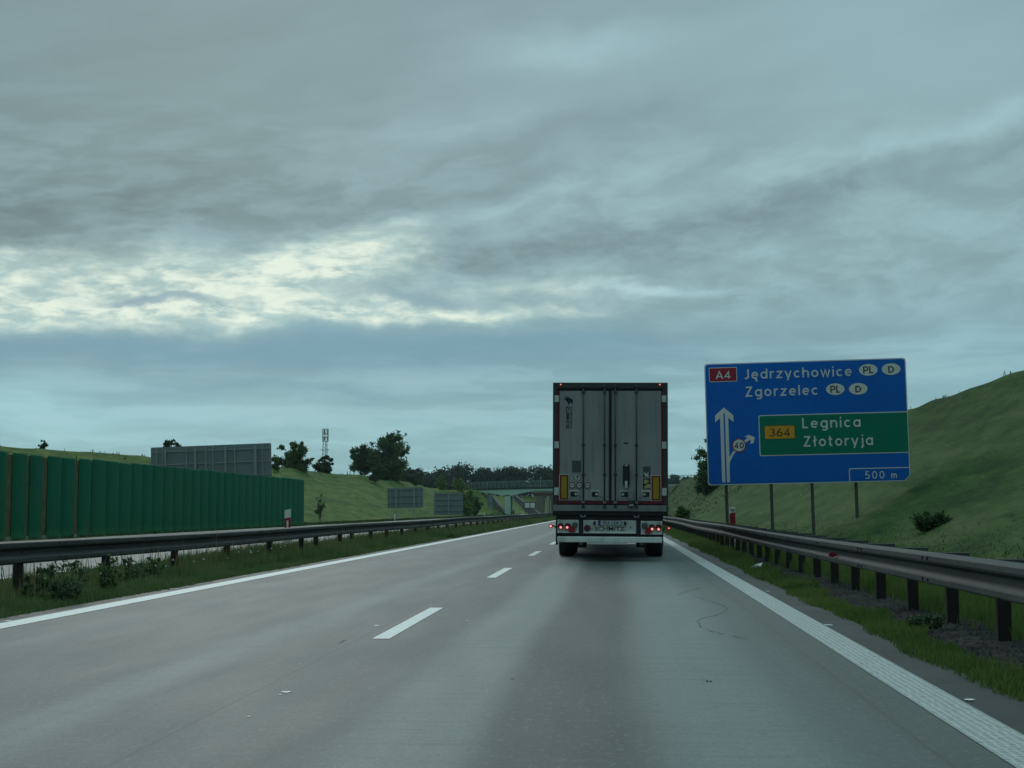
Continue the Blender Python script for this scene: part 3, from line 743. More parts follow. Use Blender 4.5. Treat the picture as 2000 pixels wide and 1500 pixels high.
inn = lambda pts, d: [(x + (d if x < 0 else -d), z + (d if z < 0 else -d)) for x, z in pts]
MB().prism(inn(outer, .004), -.003, -.0005).build('white_border', M['white'], sg)
MB().prism(inn(outer, .035), -.006, -.0035).build('blue_face', M['blue'], sg)
S2 = lambda a: a + X0
T2 = lambda a: a + Z0
def plate(name, pts, y, m): return MB().prism([(S2(a), T2(b_)) for a, b_ in pts], y, y + .002).build(name, m, sg)
gp = plate('green_inset', rrect(1.745, SW - .015, .94, 2.31, .07, 4, skip=(0, 3)), -.009, M['white'])
plate('green_inset', rrect(1.775, SW - .03, .97, 2.28, .055, 4, skip=(0, 3)), -.0115, M['green'])
plate('distance_inset', [(4.645, .02), (SW - .19, .02), (SW - .015, .20), (SW - .015, .47), (4.69, .47), (4.645, .425)], -.009, M['white'])
plate('distance_inset', [(4.675, .04), (SW - .20, .04), (SW - .035, .21), (SW - .035, .44), (4.72, .44), (4.675, .40)], -.0115, M['blue'])
plate('route_badge', rrect(.15, 1.085, 3.47, 3.96, .03, 3), -.009, M['white'])
plate('route_badge', rrect(.172, 1.062, 3.492, 3.938, .02, 3), -.0115, M['red'])
plate('route_badge', rrect(1.925, 2.94, 1.495, 1.955, .03, 3), -.014, M['black'])
plate('route_badge', rrect(1.94, 2.925, 1.51, 1.94, .03, 3), -.0165, M['yellow'])
def words(tx, x0, x1, z0, z1, m, y=-.012, gap=.16, w=.135, name='lettering'):
    place_flat(strokes(tx, gap, w), S2(x0), S2(x1), T2(z0), T2(z1), y).build(name, m, sg, fix=False)
words('A4', .37, .87, 3.57, 3.86, M['white'], -.014, .14, .14)
words('Jędrzychowice', 1.33, 4.87, 3.445, 3.875, M['white'], -.010, .24, .15)
words('Zgorzelec', 1.33, 3.72, 2.845, 3.285, M['white'], -.010, .24, .15)
words('364', 2.09, 2.775, 1.588, 1.872, M['black'], -.019, .12, .12)
words('Legnica', 3.18, 5.085, 1.735, 2.185, M['white'], -.014, .26, .15)
words('Złotoryja', 3.19, 5.465, 1.125, 1.575, M['white'], -.014, .24, .15)
words('500', 5.17, 5.79, .107, .36, M['white'], -.014, .24, .12)
words('m', 5.99, 6.19, .112, .27, M['white'], -.014, .2, .15)
for tx, cx, cz in (('PL', 5.405, 3.725), ('D', 6.149, 3.727), ('PL', 4.306, 3.112), ('D', 5.053, 3.103)):
    MB().disc(S2(cx), T2(cz), .315, -.0085, -.0065, 32, rz=.205).build('country_oval', M['black'], sg)
    MB().disc(S2(cx), T2(cz), .305, -.011, -.009, 32, rz=.195).build('country_oval', M['white'], sg)
    hw = .165 if tx == 'PL' else .095
    words(tx, cx - hw, cx + hw, cz - .12, cz + .12, M['black'], -.013, .12, .17)
# arrows
plate('arrow', [(.475, .095), (.585, .095), (.585, 2.40), (.61, 2.43), (.61, 2.605), (.305, 2.335), (.305, 2.11), (.475, 2.255)], -.0095, M['white'])
plate('arrow', [(.612, 2.605), (.612, 2.43), (.635, 2.40), (.635, .095), (.735, .095), (.735, .60), (.755, .76), (.80, .86), (.87, .985), (.93, 1.07), (.985, 1.13), (.90, 1.16), (.84, 1.09), (.775, .985), (.745, .96), (.745, 2.255), (.917, 2.11), (.917, 2.335)], -.0095, M['white'])
plate('arrow', [(1.17, 1.42), (1.235, 1.37), (1.40, 1.475), (1.475, 1.485), (1.436, 1.362), (1.557, 1.385), (1.608, 1.575), (1.41, 1.672), (1.262, 1.60), (1.365, 1.575), (1.30, 1.515)], -.0095, M['white'])
MB().disc(S2(1.072), T2(1.318), .235, -.0125, -.0105, 36).build('speed_roundel', M['red'], sg)
MB().disc(S2(1.072), T2(1.318), .198, -.0155, -.0135, 36).build('speed_roundel', M['white'], sg)
words('40', .905, 1.235, 1.218, 1.44, M['black'], -.018, .14, .17)
# back rails and posts
for zz in (-1.6, -.6, .5, 1.5):
    MB().box(X0 + .15, -X0 - .15, .032, .075, zz, zz + .06).build('stiffener', M['galv'], sg)
for a in (.607, 2.095, 3.437, 4.872):
    xx = S2(a); wx_ = 6.40 + xx; gz = float(ground_z(wx_ , 50.1 - xx * .054)) - 4.058
    mb = MB()
    for s_ in (-1, 1): mb.box(xx - .05, xx + .05, .08 + (.055 * (s_ + 1)), .09 + (.055 * (s_ + 1)), gz - .3, -Z0 - .3)
    mb.box(xx - .006, xx + .006, .091, .189, gz - .3, -Z0 - .3)
    mb.build('post', M['darkgalv'], sg)

# ------------------------------------------------------------------ backs of signs on the opposite side
def back_sign(label, pxl, pxr, pyt, pyb, D, rows, cols, n_posts, tiltz=0., group=None, m=None, rnd=.1, gz=None):
    a = at(pxl, pyt, D); b_ = at(pxr, pyb, D); w, h = b_.x - a.x, a.z - b_.z
    th = thing('sign_back', label, 'road sign', ((a.x + b_.x) / 2, D, b_.z), (0, tiltz, 0), group)
    MB().prism(rrect(-w / 2, w / 2, 0, h, rnd, 4), 0, .03).build('sign_panel', m or M['signback'], th)
    for i in range(rows):
        z_ = h * (i + .5) / rows + .1; MB().box(-w / 2 + .08, w / 2 - .08, -.05, -.003, z_ - .03, z_ + .03).build('stiffener', M['galv'] if D < 120 else M['darkgalv'], th)
    for c_ in cols:
        x_ = -w / 2 + w * c_; MB().box(x_ - .035, x_ + .035, -.11, -.053, .05, h - .05).build('stiffener', M['galv'], th)
    for i in range(n_posts):
        x_ = -w / 2 + w * ((i + .5) / n_posts if n_posts > 1 else .5)
        g_ = float(ground_z(th.location.x + x_, D)) - b_.z if gz is None else gz
        MB().box(x_ - .06, x_ + .06, -.24, -.113, g_ - .2, h - .15).build('post', M['galv'], th)
    return th
back_sign('huge grey back of a motorway sign rising behind the green barrier', 297, 531, 870, 945, 104, 3, (.05, .10, .30, .46, .52, .70, .86, .93), 4, -.035)
back_sign('grey back of a mid sized sign with two light ribs, left slope', 757, 827, 952.5, 992, 178, 3, (.09, .39, .88), 2, -.02)
back_sign('darker squarish sign back nearer the bridge on the left slope', 848, 904, 962.5, 1006, 224, 4, (.5,), 1, 0)
back_sign('small plain grey sign back on the slope just left of the bridge pier', 952, 963, 968, 990, 300, 2, (.5,), 1, 0)

# ------------------------------------------------------------------ hectometre posts and markers
def hm_post(label, x, yy, w, ztop, cut, stripe=False, digits=None):
    g_ = float(ground_z(x, yy)); th = thing('kilometre_post', label, 'marker post', (x, yy, g_), (0, 0, .1), 'red and white marker posts beside the motorway')
    zt = ztop - g_; prof = [(-w / 2, 0), (w / 2, 0), (w / 2, zt), (-w / 2, zt - .04)]
    MB().prism(prof, 0, .05).build('post_body', M['white'], th)
    zc = zt - cut
    MB().prism([(-w / 2 - .002, zc - .45), (w / 2 + .002, zc - .40), (w / 2 + .002, zc + .03), (-w / 2 - .002, zc)], -.003, .053).build('red_band', M['lrefl'], th)
    if stripe: MB().box(-.025, .025, -.008, -.004, zc - .36, zc - .06).build('reflector', M['white'], th)
    if digits:
        fontmesh(digits[0], 'lettering', (-w * .36, w * .36, zt - .15, zt - .06), -.002, M['black'], th, .02)
        fontmesh(digits[1], 'lettering', (-w * .12, w * .2, zt - .24, zt - .17), -.002, M['black'], th, .02)
    return th
hm_post('red and white marker post with digits behind the right guardrail', 3.53, 45., .16, 1.23, .20, digits=('94', '5'))
hm_post('red and white marker post in front of the green barrier end', -9.15, 41.3, .17, 1.17, .27, True)
hm_post('distant red and white marker post right of the bridge pier', -22.9, 338., .45, 1.2, .5)
for px, D, lb in ((771, 158, 'tiny white post beyond the left guardrail, below the grey sign backs'), (946, 260, 'tiny white post at the slope foot left of the bridge pier'), (1019, 352, 'faint pale post right of the distant marker post')):
    a = at(px, 1008, D); gz = float(ground_z(a.x, D)); mb = MB().prism([(-.05, 0), (.05, 0), (.05, .42), (.10, .46), (.10, .64), (0., .72), (-.10, .64), (-.10, .46), (-.05, .42)], 0, .06)
    o = mb.build('delineator_post', M['white']); o.location = (a.x, D, gz); tag(o, lb, 'marker post', 'white posts beyond the far carriageway')

# ------------------------------------------------------------------ truck
TY = 33.2; K = FPX / TY
tr = thing('truck', 'semi trailer truck seen from behind in the right lane, dirty grey doors', 'truck', (-.097, TY, 0), (0, .006, 0))
TX = lambda px: (px - 1191.5) / K
TZ = lambda py: CAM_H + (995 - py) / K
zx = lambda X: TX(1060 + X / 4.054)
zz = lambda Y: TZ(730 + Y / 4.054)
lx = lambda X: TX(1060 + X / 7.692)
lz = lambda Y: TZ(980 + Y / 7.692)
def tb(name, x0, x1, z0, z1, y0, y1, m, bevel=.004, parent=None):
    a, b_ = sorted((x0, x1)); c_, d_ = sorted((z0, z1))
    return MB().box(a, b_, y0, y1, c_, d_).build(name, m, parent or tr, bevel=bevel)
L_, R_ = zx(78), zx(986); TOP = zz(72); SILL = zz(1088)
tb('cargo_box', L_ + .03, R_ - .03, zz(1080), TOP - .015, .16, 13.6, M['tside'], .02)
# rear frame
tb('frame_post', L_, zx(112), SILL, TOP, -.0, .14, M['tframe']); tb('frame_post', zx(952), R_, SILL, TOP, -.0, .14, M['tframe'])
tb('roof_frame', zx(112) + .002, zx(952) - .002, zz(118), TOP, .0, .15, M['tframe'])
tb('roof_frame', zx(112) + .002, zx(952) - .002, zz(137), zz(118) - .002, .03, .15, M['chass'])
tb('contour_tape', zx(113), zx(129), zz(1030), zz(137), .008, .03, M['tape'], 0); tb('contour_tape', zx(936), zx(951), zz(1030), zz(137), .008, .03, M['tape'], 0)
tb('rear_sill', zx(84), zx(972), SILL, zz(1041), -.03, .14, M['tgrey'])
tb('sill_gap', zx(130), zx(935), zz(1040), zz(1032), .03, .13, M['chass'], 0)
# doors
for dn, (a, b_) in enumerate(((zx(131), zx(521)), (zx(543), zx(934)))):
    d = tb('door', a, b_, zz(1006), zz(138), .012, .11, M['tdoor'], .006)
    tb('contour_tape', a, b_, zz(1030), zz(1008), .012, .04, M['tape'], 0)
tb('door_seal', zx(522), zx(542), zz(1030), zz(138), .002, .05, M['chass'], .003)
for s_ in (91, 938):
    for Y0, Y1 in ((175, 228), (540, 595), (905, 965)):
        tb('hinge', zx(s_), zx(s_ + 36), zz(Y0), zz(Y1), -.022, .0, M['panel'], .006)
rods = (320, 487, 572, 738)
for i, Xc in enumerate(rods):
    x_ = zx(Xc); mb = MB(); mb.tube([(x_, -.035, zz(1060)), (x_, -.035, zz(92))], .016, 8)
    rd = mb.build('lock_rod', M['tframe'], tr, smooth=True)
    for Yc in (105, 150, 568, 800, 1020, 1055):
        MB().box(x_ - .035, x_ + .035, -.056, .0, zz(Yc) - .025, zz(Yc) + .025).build('rod_bracket', M['tframe'] if Yc != 1020 else M['tgrey'], rd, bevel=.006)
# handles: recessed cup and lever
for Xa, Xb, Xr, cup in ((218, 275, 320, 262), (385, 440, 487, 425), (672, 615, 572, 632), (840, 785, 738, 800)):
    a, b_ = sorted((zx(Xa), zx(Xb)))
    hp = tb('handle_plate', a - .02, b_ + .02, zz(985), zz(925), -.0, .011, M['panel'], .004)
    tb('handle_cup', a, b_, zz(976), zz(935), -.014, -.001, M['chass'], .004, tr)
    MB().disc(zx(cup), zz(955), .030, -.022, -.0145, 16).build('handle_lock', M['panel'], tr)
    MB().tube([(zx(cup), -.035, zz(962)), ((zx(cup) + zx(Xr)) / 2, -.04, zz(970)), (zx(Xr), -.036, zz(988))], .011, 6).build('handle_lever', M['tgrey'], tr)
# marker plates, stickers, signs on the doors
for a, b_, z0_, z1_ in ((133, 203, 1000, 803), (855, 927, 1003, 808)):
    tb('marker_plate', zx(a - 4), zx(b_ + 2), zz(z0_ + 3), zz(z1_ - 3), .004, .010, M['white'], 0)
    tb('marker_plate', zx(a), zx(b_), zz(z0_), zz(z1_), .000, .0035, M['mred'], 0)
    tb('marker_plate', zx(a + 15), zx(b_ - 14), zz(z0_ - 13), zz(z1_ + 13), -.003, -.0005, M['myel'], 0)
tb('square_patch', zx(230), zx(302), zz(782), zz(690), .008, .0115, M['stkd'], 0)
MB().disc(zx(263), zz(827), 35 / 4.054 / K, .0095, .0115, 24, rz=22 / 4.054 / K).build('country_sticker', M['stkd'], tr)
MB().disc(zx(263), zz(827), 33.5 / 4.054 / K, .007, .009, 24, rz=20.5 / 4.054 / K).build('country_sticker', M['panel'], tr)
fontmesh('LT', 'lettering', (zx(241), zx(286), zz(840), zz(814)), .006, M['black'], tr, .05)
for Xc, tx in ((232, '90'), (289, '70'), (352, '80')):
    MB().disc(zx(Xc), zz(886), 25 / 4.054 / K, .0, .0115, 24).build('speed_sticker', M['lred'], tr)
    MB().disc(zx(Xc), zz(886), 19 / 4.054 / K, -.003, -.0005, 24).build('speed_sticker', M['sticker'], tr)
    fontmesh(tx, 'lettering', (zx(Xc - 11), zx(Xc + 11), zz(893), zz(878)), -.0045, M['black'], tr, .01)
tb('document_tube', zx(632), zx(685), zz(885), zz(718), -.09, -.02, M['chass'], .03)
tb('tube_label', zx(648), zx(668), zz(734), zz(722), -.094, -.0905, M['sticker'], 0)
tb('tube_latch', zx(648), zx(667), zz(905), zz(850), -.10, -.0905, M['panel'], .004)
tb('tube_bracket', zx(636), zx(645), zz(895), zz(887), -.05, .01, M['chass'], .0); tb('tube_bracket', zx(670), zx(680), zz(895), zz(887), -.05, .01, M['chass'], .0)
MB().prism([(zx(638), zz(556)), (zx(640), zz(546)), (zx(652), zz(549)), (zx(662), zz(545)), (zx(676), zz(550)), (zx(674), zz(560)), (zx(660), zz(556)), (zx(650), zz(561))], .003, .0115).build('torn_sticker', M['chass'], tr)
# picture stickers
tb('picture_sticker', zx(790), zx(850), zz(822), zz(735), .008, .0115, M['stkd'], 0)
MB().prism([(zx(793), zz(785)), (zx(806), zz(783)), (zx(820), zz(795)), (zx(830), zz(780)), (zx(836), zz(784)), (zx(828), zz(796)), (zx(840), zz(814)), (zx(805), zz(815)), (zx(807), zz(800))], .0055, .0075).build('picture_sticker', M['sticker'], tr)
tb('picture_sticker', zx(790), zx(850), zz(915), zz(830), .008, .0115, M['black'], 0)
MB().prism([(zx(797), zz(840)), (zx(815), zz(837)), (zx(840), zz(852)), (zx(820), zz(868)), (zx(797), zz(872))], .0055, .0075).build('picture_sticker', M['stky'], tr)
MB().prism([(zx(798), zz(893)), (zx(825), zz(872)), (zx(846), zz(874)), (zx(847), zz(905)), (zx(800), zz(910))], .0055, .0075).build('picture_sticker', M['stky'], tr)
# logo: sideways lettering and a small standing elephant
fontmesh('SCHMITZ', 'lettering', (zx(182), zx(209), zz(438), zz(256)), .0095, M['logoblue'], tr, .035, PI / 2)
fontmesh('CARGOBULL', 'lettering', (zx(215), zx(231), zz(440), zz(258)), .0095, M['logored'], tr, .03, PI / 2)
ele = [(166, 205), (170, 196), (178, 193), (186, 194), (183, 183), (176, 181), (179, 176), (188, 180), (193, 190), (204, 188), (212, 196), (226, 199), (235, 208), (238, 222), (236, 245), (231, 247), (229, 233), (222, 232), (212, 236), (206, 248), (197, 246), (196, 232), (186, 220), (178, 208)]
MB().prism([(zx(a), zz(b_)) for a, b_ in ele], .008, .0115).build('animal_emblem', M['logoblue'], tr)
tb('rubber_stop', zx(678), zx(716), zz(1000), zz(925), -.10, -.02, M['tgrey'], .01)
tb('rubber_stop', zx(676), zx(718), zz(1056), zz(1002), -.12, -.04, M['tframe'], .01)
tb('rubber_stop', zx(680), zx(714), zz(1045), zz(1036), -.13, -.121, M['panel'], 0)
for Xc in (140, 923):
    MB().disc(zx(Xc), zz(89), .032, -.02, .0, 14).build('roof_lamp', M['glow'], tr)
    MB().disc(zx(Xc), zz(88), .013, -.028, -.0205, 12).build('lamp_core', M['lit'], tr)
# underside and bumper
tb('under_frame', L_, R_, zz(1124), zz(1089), -.0, .5, M['chass'], .01)
tb('under_frame', lx(215), lx(1782), lz(272), zz(1125), .04, .5, M['chass'], .01)
tb('chassis', -.55, .55, .75, 1.05, .5, 12.5, M['chass'], .01)
for Xc in (605, 1400):
    MB().tube([(lx(Xc - 35), -.03, lz(205)), (lx(Xc - 25), -.06, lz(225)), (lx(Xc), -.07, lz(232)), (lx(Xc + 25), -.06, lz(225)), (lx(Xc + 35), -.03, lz(205))], .014, 6).build('tow_loop', M['tgrey'], tr)
tb('light_panel', lx(222), lx(541), lz(462), lz(275), -.02, .03, M['panel'], .006)
tb('light_panel', lx(610), lx(1394), lz(465), lz(276), -.02, .03, M['panel'], .006)
tb('light_panel', lx(1464), lx(1782), lz(475), lz(284), -.02, .03, M['panel'], .006)
for a, b_, c_ in ((222, 541, 457), (610, 1394, 461), (1464, 1782, 471)):
    tb('panel_lip', lx(a), lx(b_), lz(c_ + 10), lz(c_ - 2), -.045, -.021, M['alu'], .003)
tb('lamp_carrier', lx(545), lx(607), lz(520), lz(272), -.015, .05, M['chass']); tb('lamp_carrier', lx(1397), lx(1461), lz(525), lz(272), -.015, .05, M['chass'])
tb('lower_beam', lx(222), lx(1784), lz(519), lz(476), .03, .2, M['chass'])
tb('bumper', lx(222), lx(1778), lz(606), lz(521), -.06, .05, M['alu'], .012)
tb('bumper_step', lx(668), lx(1262), lz(633), lz(608), -.05, .0, M['alu'], .006)
for a, b_, c_ in ((197, 220, 648), (1784, 1797, 665)):
    tb('mudguard_edge', lx(a), lx(b_), lz(c_), lz(205), -.0, .5, M['chass'], .004)
def lamp(Xc, Yc, r, m, name='tail_lamp', core=None):
    r = r / 7.692 / K
    o = MB().disc(lx(Xc), lz(Yc), r * 1.12, -.045, -.021, 20).build(name, M['chass'], tr)
    MB().disc(lx(Xc), lz(Yc), r, -.055, -.0455, 20).build('lens', m, o)
    if core:
        MB().disc(lx(core[0]), lz(core[1]), .026, -.0605, -.0585, 12).build('lit_bulb', M['lit'], o)
        MB().disc(lx(core[0]), lz(core[1]), .048, -.058, -.0555, 14).build('glowing_lens', M['glow'], o)
lamp(272, 368, 42, M['lred'], core=(272, 387)); lamp(377, 366, 42, M['lred'], core=(368, 387))
lamp(485, 352, 38, M['lgrey']); lamp(668, 396, 44, M['lred'], 'fog_lamp')
lamp(1628, 376, 42, M['lred'], core=(1632, 402)); lamp(1730, 376, 42, M['lred'], core=(1727, 405))
tb('square_lamp', lx(1482), lx(1562), lz(395), lz(315), -.05, -.021, M['chass'], .008); tb('square_lamp', lx(1490), lx(1553), lz(387), lz(322), -.054, -.0505, M['lgrey'], .002)
for pts in ([(385, 405), (425, 372), (450, 365), (488, 400), (495, 445), (462, 462), (400, 458)], [(1522, 470), (1530, 420), (1560, 385), (1590, 380), (1625, 440), (1600, 475)]):
    MB().prism([(lx(a), lz(b_)) for a, b_ in pts], -.075, -.062).build('triangle_reflector', M['lrefl'], tr)
tb('number_plate', lx(832), lx(1178), lz(358), lz(278), -.034, -.021, M['black'], 0)
tb('number_plate', lx(866), lx(1172), lz(352), lz(284), -.037, -.0345, M['plate'], 0)
tb('number_plate', lx(835), lx(865), lz(352), lz(284), -.037, -.0345, M['euro'], 0)
fontmesh('PU 124', 'lettering', (lx(905), lx(1132), lz(338), lz(294)), -.0385, M['black'], tr, .015)
fontmesh('SCHMITZ', 'lettering', (lx(778), lx(1226), lz(434), lz(372)), -.0215, M['black'], tr, .022)
for Xc, sg_ in ((792, -1), (1215, 1)):
    MB().prism([(lx(Xc + sg_ * 38 * math.cos(w_)), lz(322 + 35 * math.sin(w_))) for w_ in [(-PI / 2 + PI * i / 10) for i in range(11)]], -.06, -.021).build('plate_lamp', M['chass'], tr)
MB().prism([(lx(1296), lz(368)), (lx(1328), lz(368)), (lx(1312), lz(402))], -.024, -.0205).build('small_mark', M['black'], tr)
for a, b_ in ((740, 405), (258, 292), (1746, 305)): MB().disc(lx(a), lz(b_), .014, -.026, -.0205, 10).build('bolt', M['black'], tr)
for pts, m_ in (([(200, 395), (165, 362), (140, 365)], (122, 368)), ([(1792, 415), (1835, 385), (1862, 386)], (1880, 388))):
    ar = MB().tube([(lx(a), .02, lz(b_)) for a, b_ in pts], .018, 6).build('marker_arm', M['chass'], tr)
    MB().disc(lx(m_[0]), lz(m_[1]), .045, -.03, .05, 14).build('side_lamp', M['glow'], ar)
    MB().disc(lx(m_[0]), lz(m_[1]), .026 if m_[0] < 500 else .015, -.04, -.0305, 12).build('lit_bulb', M['lit'], ar)
# wheels, mudflaps
def wheel(x0, x1, yc, r=.50):
    th_ = MB(); prof = [(x0 + .02, r * .6), (x0, r * .72), (x0 + .005, r * .93), (x0 + .035, r), (x1 - .035, r), (x1 - .005, r * .93), (x1, r * .72), (x1 - .02, r * .6)]
    n = 32; vs = [(p[0], yc + p[1] * math.cos(2 * PI * k / n), r + p[1] * math.sin(2 * PI * k / n)) for k in range(n) for p in prof]; q_ = len(prof)
    th_.add(vs, [(k * q_ + i, k * q_ + i + 1, ((k + 1) % n) * q_ + i + 1, ((k + 1) % n) * q_ + i) for k in range(n) for i in range(q_ - 1)])
    w_ = th_.build('wheel', M['rubber'], tr, smooth=True)
    h_ = MB(); xm = (x0 + x1) / 2
    h_.prism([(yc + r * .62 * math.cos(2 * PI * k / 20), r + r * .62 * math.sin(2 * PI * k / 20)) for k in range(20)], xm - .1, xm + .1, 'x')
    h_.build('rim', M['hub'], w_)
sc_w = 37. / TY
for yc in (3.75, 5.06, 6.37):
    wheel(-1.27, -.88, yc); wheel(.88, 1.27, yc)
    MB().tube([(-.88, yc, .5), (.88, yc, .5)], .07, 10).build('axle', M['chass'], tr)
for a, b_ in ((-1.24, -.80), (.80, 1.24)): tb('mudflap', a, b_, .34, 1.0, 3.0, 3.02, M['rubber'], 0)
tb('side_guard', -1.26, -1.22, .45, .95, 7.2, 10.4, M['tgrey']); tb('side_guard', 1.22, 1.26, .45, .95, 7.2, 10.4, M['tgrey'])
tb('cross_beam', -1.2, 1.2, .52, .62, 2.4, 2.6, M['chass']); tb('tank', -.5, .5, .45, .8, 7.4, 9.2, M['chass'], .05)
tb('landing_leg', -.95, -.83, .1, 1.0, 10.8, 10.95, M['tgrey']); tb('landing_leg', .83, .95, .1, 1.0, 10.8, 10.95, M['tgrey'])
for yc in (12.6, 16.2): wheel(-1.25, -.75 if yc < 13 else -.93, yc, .5); wheel(.75 if yc < 13 else .93, 1.25, yc, .5)
cabp = [(14.4, .55), (17.7, .55), (17.75, 1.3), (17.5, 2.1), (17.2, 2.9), (16.6, 3.75), (14.6, 3.85), (14.4, 3.6)]
MB().prism(cabp, -1.24, 1.24, 'x').build('tractor_cab', M['cab'], tr, bevel=.06)
tb('tractor_chassis', -.45, .45, .6, .95, 11.5, 17.3, M['chass'])
for s_ in (-1, 1): tb('mirror', s_ * 1.27, s_ * 1.42, 2.0, 2.75, 17.0, 17.1, M['chass'], .02)

# ------------------------------------------------------------------ trees
def leafcloud(name, centers, radii, n, size, m, parent=None, squash=.8, seed=0, sig=.62):
    rs = np.random.RandomState(seed); centers = np.array(centers, float); radii = np.array(radii, float)
    pr = radii ** 2; pr /= pr.sum(); k = rs.choice(len(centers), n, p=pr)
    d = rs.randn(n, 3); d /= np.linalg.norm(d, axis=1)[:, None]
    rr = np.abs(rs.randn(n)) * sig; rr = np.where(rr > 1.35, rr * .5, rr)
    P = centers[k] + d * (rr * radii[k])[:, None] * np.array([1, 1, squash])
    s = size * (.5 + rs.rand(n))
    a = rs.randn(n, 3); a /= np.linalg.norm(a, axis=1)[:, None]; b_ = np.cross(a, rs.randn(n, 3)); b_ /= np.linalg.norm(b_, axis=1)[:, None]
    a = a * s[:, None]; b_ = b_ * (s * .55)[:, None]
    Vv = np.stack([P - a, P - b_ * .9 + a * .1, P + a, P + b_ + a * .1], 1).reshape(-1, 3); i4 = np.arange(n) * 4
    return numesh(name, Vv, np.stack([i4, i4 + 1, i4 + 2, i4 + 3], 1), m, parent)
def tree(name, label, cat, px, pyb, D, W_, H_, m, seed, trunk=.28, n=3500, leaf=.22, stems=1, lean=0., top=None, group=None, blobs=34, dead=0, shape=None, z=None):
    a = at(px, pyb, D); gz = min(float(ground_z(a.x, D)), a.z) if z is None else z
    th = thing(name, label, cat, (a.x, D, gz), group=group)
    rg = random.Random(seed); cent, rad = [], []; wood = MB()
    for i in range(blobs):
        u_ = rg.random(); hz = trunk + (1 - trunk) * u_
        wz = math.sin(PI * min(.97, .14 + .80 * u_)) ** .7 if shape is None else shape(u_)
        an = rg.uniform(0, 2 * PI); rr = W_ / 2 * wz * (rg.random() ** .5) * .85
        r_ = min(W_, H_) * rg.uniform(.08, .20) * (1.1 - .4 * u_)
        c_ = (rr * math.cos(an) + lean * hz * H_, rr * math.sin(an), hz * H_ - r_ * .5)
        cent.append(c_); rad.append(r_)
        # limb to the clump
        s_ = (lean * trunk * H_ * .7 + rg.uniform(-.05, .05) * W_, rg.uniform(-.05, .05) * W_, trunk * H_ * rg.uniform(.55, 1.1))
        mid = [(s_[j] + c_[j]) / 2 + rg.uniform(-.04, .04) * W_ for j in range(3)]; mid[2] += .04 * H_
        if i % 2 == 0: wood.tube([s_, mid, c_], [.018 * H_ * .6, .008 * H_, .003 * H_], 5, caps=False)
        if i % 3 == 0: cent.append((c_[0] * .45, c_[1] * .45, (c_[2] + trunk * H_) * .5 + .06 * H_)); rad.append(r_ * 1.5)
        if rg.random() < .5:      # twigs with small outlying tufts
            an2 = rg.uniform(0, 2 * PI); e_ = (c_[0] + math.cos(an2) * r_ * 1.7, c_[1] + math.sin(an2) * r_ * 1.7, c_[2] + rg.uniform(-.3, 1.1) * r_)
            wood.tube([c_, e_], [.004 * H_, .0015 * H_], 4, caps=False); cent.append(e_); rad.append(r_ * .45)
    for k in range(stems):
        o_ = (k - (stems - 1) / 2) * .10 * W_
        wood.tube([(o_ * .5, 0, -.4), (o_, .02 * W_, trunk * H_ * .6), (o_ * 1.6 + lean * trunk * H_, 0, trunk * H_ * 1.15), (o_ * 2 + lean * .6 * H_, 0, H_ * .7)], [.030 * H_ / stems ** .5, .022 * H_ / stems ** .5, .016 * H_ / stems ** .5, .004 * H_], 7, caps=False)
    wood.build('trunk', M['bark'], th, fix=False)
    leafcloud('crown', cent, rad, int(n * 3.2), leaf * .75, m, th, .85, seed)
    return th
def size(px0, px1, py0, py1, D): return (px1 - px0) * D / FPX, (py1 - py0) * D / FPX
# the pair on the left crest
tree('leaning_tree', 'wide low tree left of the big tree on the left crest, bare forked trunks', 'tree', 708, 934, 250, *size(668, 742, 872, 938, 250), M['leaf'], 4, .30, 3600, .26, 2, group=None)
tree('broad_tree', 'tallest leafy tree on the left crest, bushy top leaning right', 'tree', 756, 948, 275, *size(710, 806, 848, 950, 275), M['leaf2'], 11, .16, 9000, .28, 2, .05, blobs=60)
tree('round_tree', 'round tree just right of the huge sign back, left crest', 'tree', 576, 918, 196, *size(522, 622, 866, 922, 196), M['leaf2'], 7, .10, 5200, .22, 2, blobs=40)
tree('low_bush', 'low rounded tree under the lattice mast on the left crest', 'tree', 633, 924, 216, *size(608, 660, 893, 928, 216), M['leaf'], 9, .05, 3000, .22, 2)
tree('small_bush', 'lone small bush on the skyline above the green barrier', 'bush', 83, 874, 112, *size(72, 96, 856, 876, 112), M['leaf'], 12, .1, 500, .10, 3, blobs=12)
tree('hidden_tree', 'dark treetop peeping over the left end of the huge sign back', 'tree', 333, 900, 150, *size(308, 362, 860, 905, 150), M['leaf'], 13, .1, 2200, .2, 2)
tree('hidden_tree', 'thin treetop peeping over the middle of the huge sign back', 'tree', 394, 905, 155, *size(375, 412, 864, 905, 155), M['leaf'], 14, .2, 500, .16, 2, blobs=10)
tree('small_bush', 'pale bush peeping out right of the huge sign back', 'bush', 538, 912, 180, *size(526, 550, 893, 914, 180), M['leaf2'], 15, .05, 700, .15, 3)
tree('slope_bush', 'small dark bush on the fold of the left slope below the big tree', 'bush', 733, 958, 236, *size(713, 756, 924, 962, 236), M['leaf'], 16, .12, 1600, .2, 3, .12, blobs=16, z=float(ground_z(at(733, 958, 236).x, 236)))
tree('slope_sapling', 'faint grey green sapling on the left slope beside the barrier end', 'bush', 625, 985, 138, *size(612, 640, 935, 985, 138), M['grass3'], 17, .1, 130, .14, 2, blobs=14)
tree('bridge_tree', 'bright green tree in front of the left end of the bridge', 'tree', 900, 992, 268, *size(872, 932, 926, 995, 268), M['leaf3'], 18, .02, 5200, .24, 2, blobs=44)
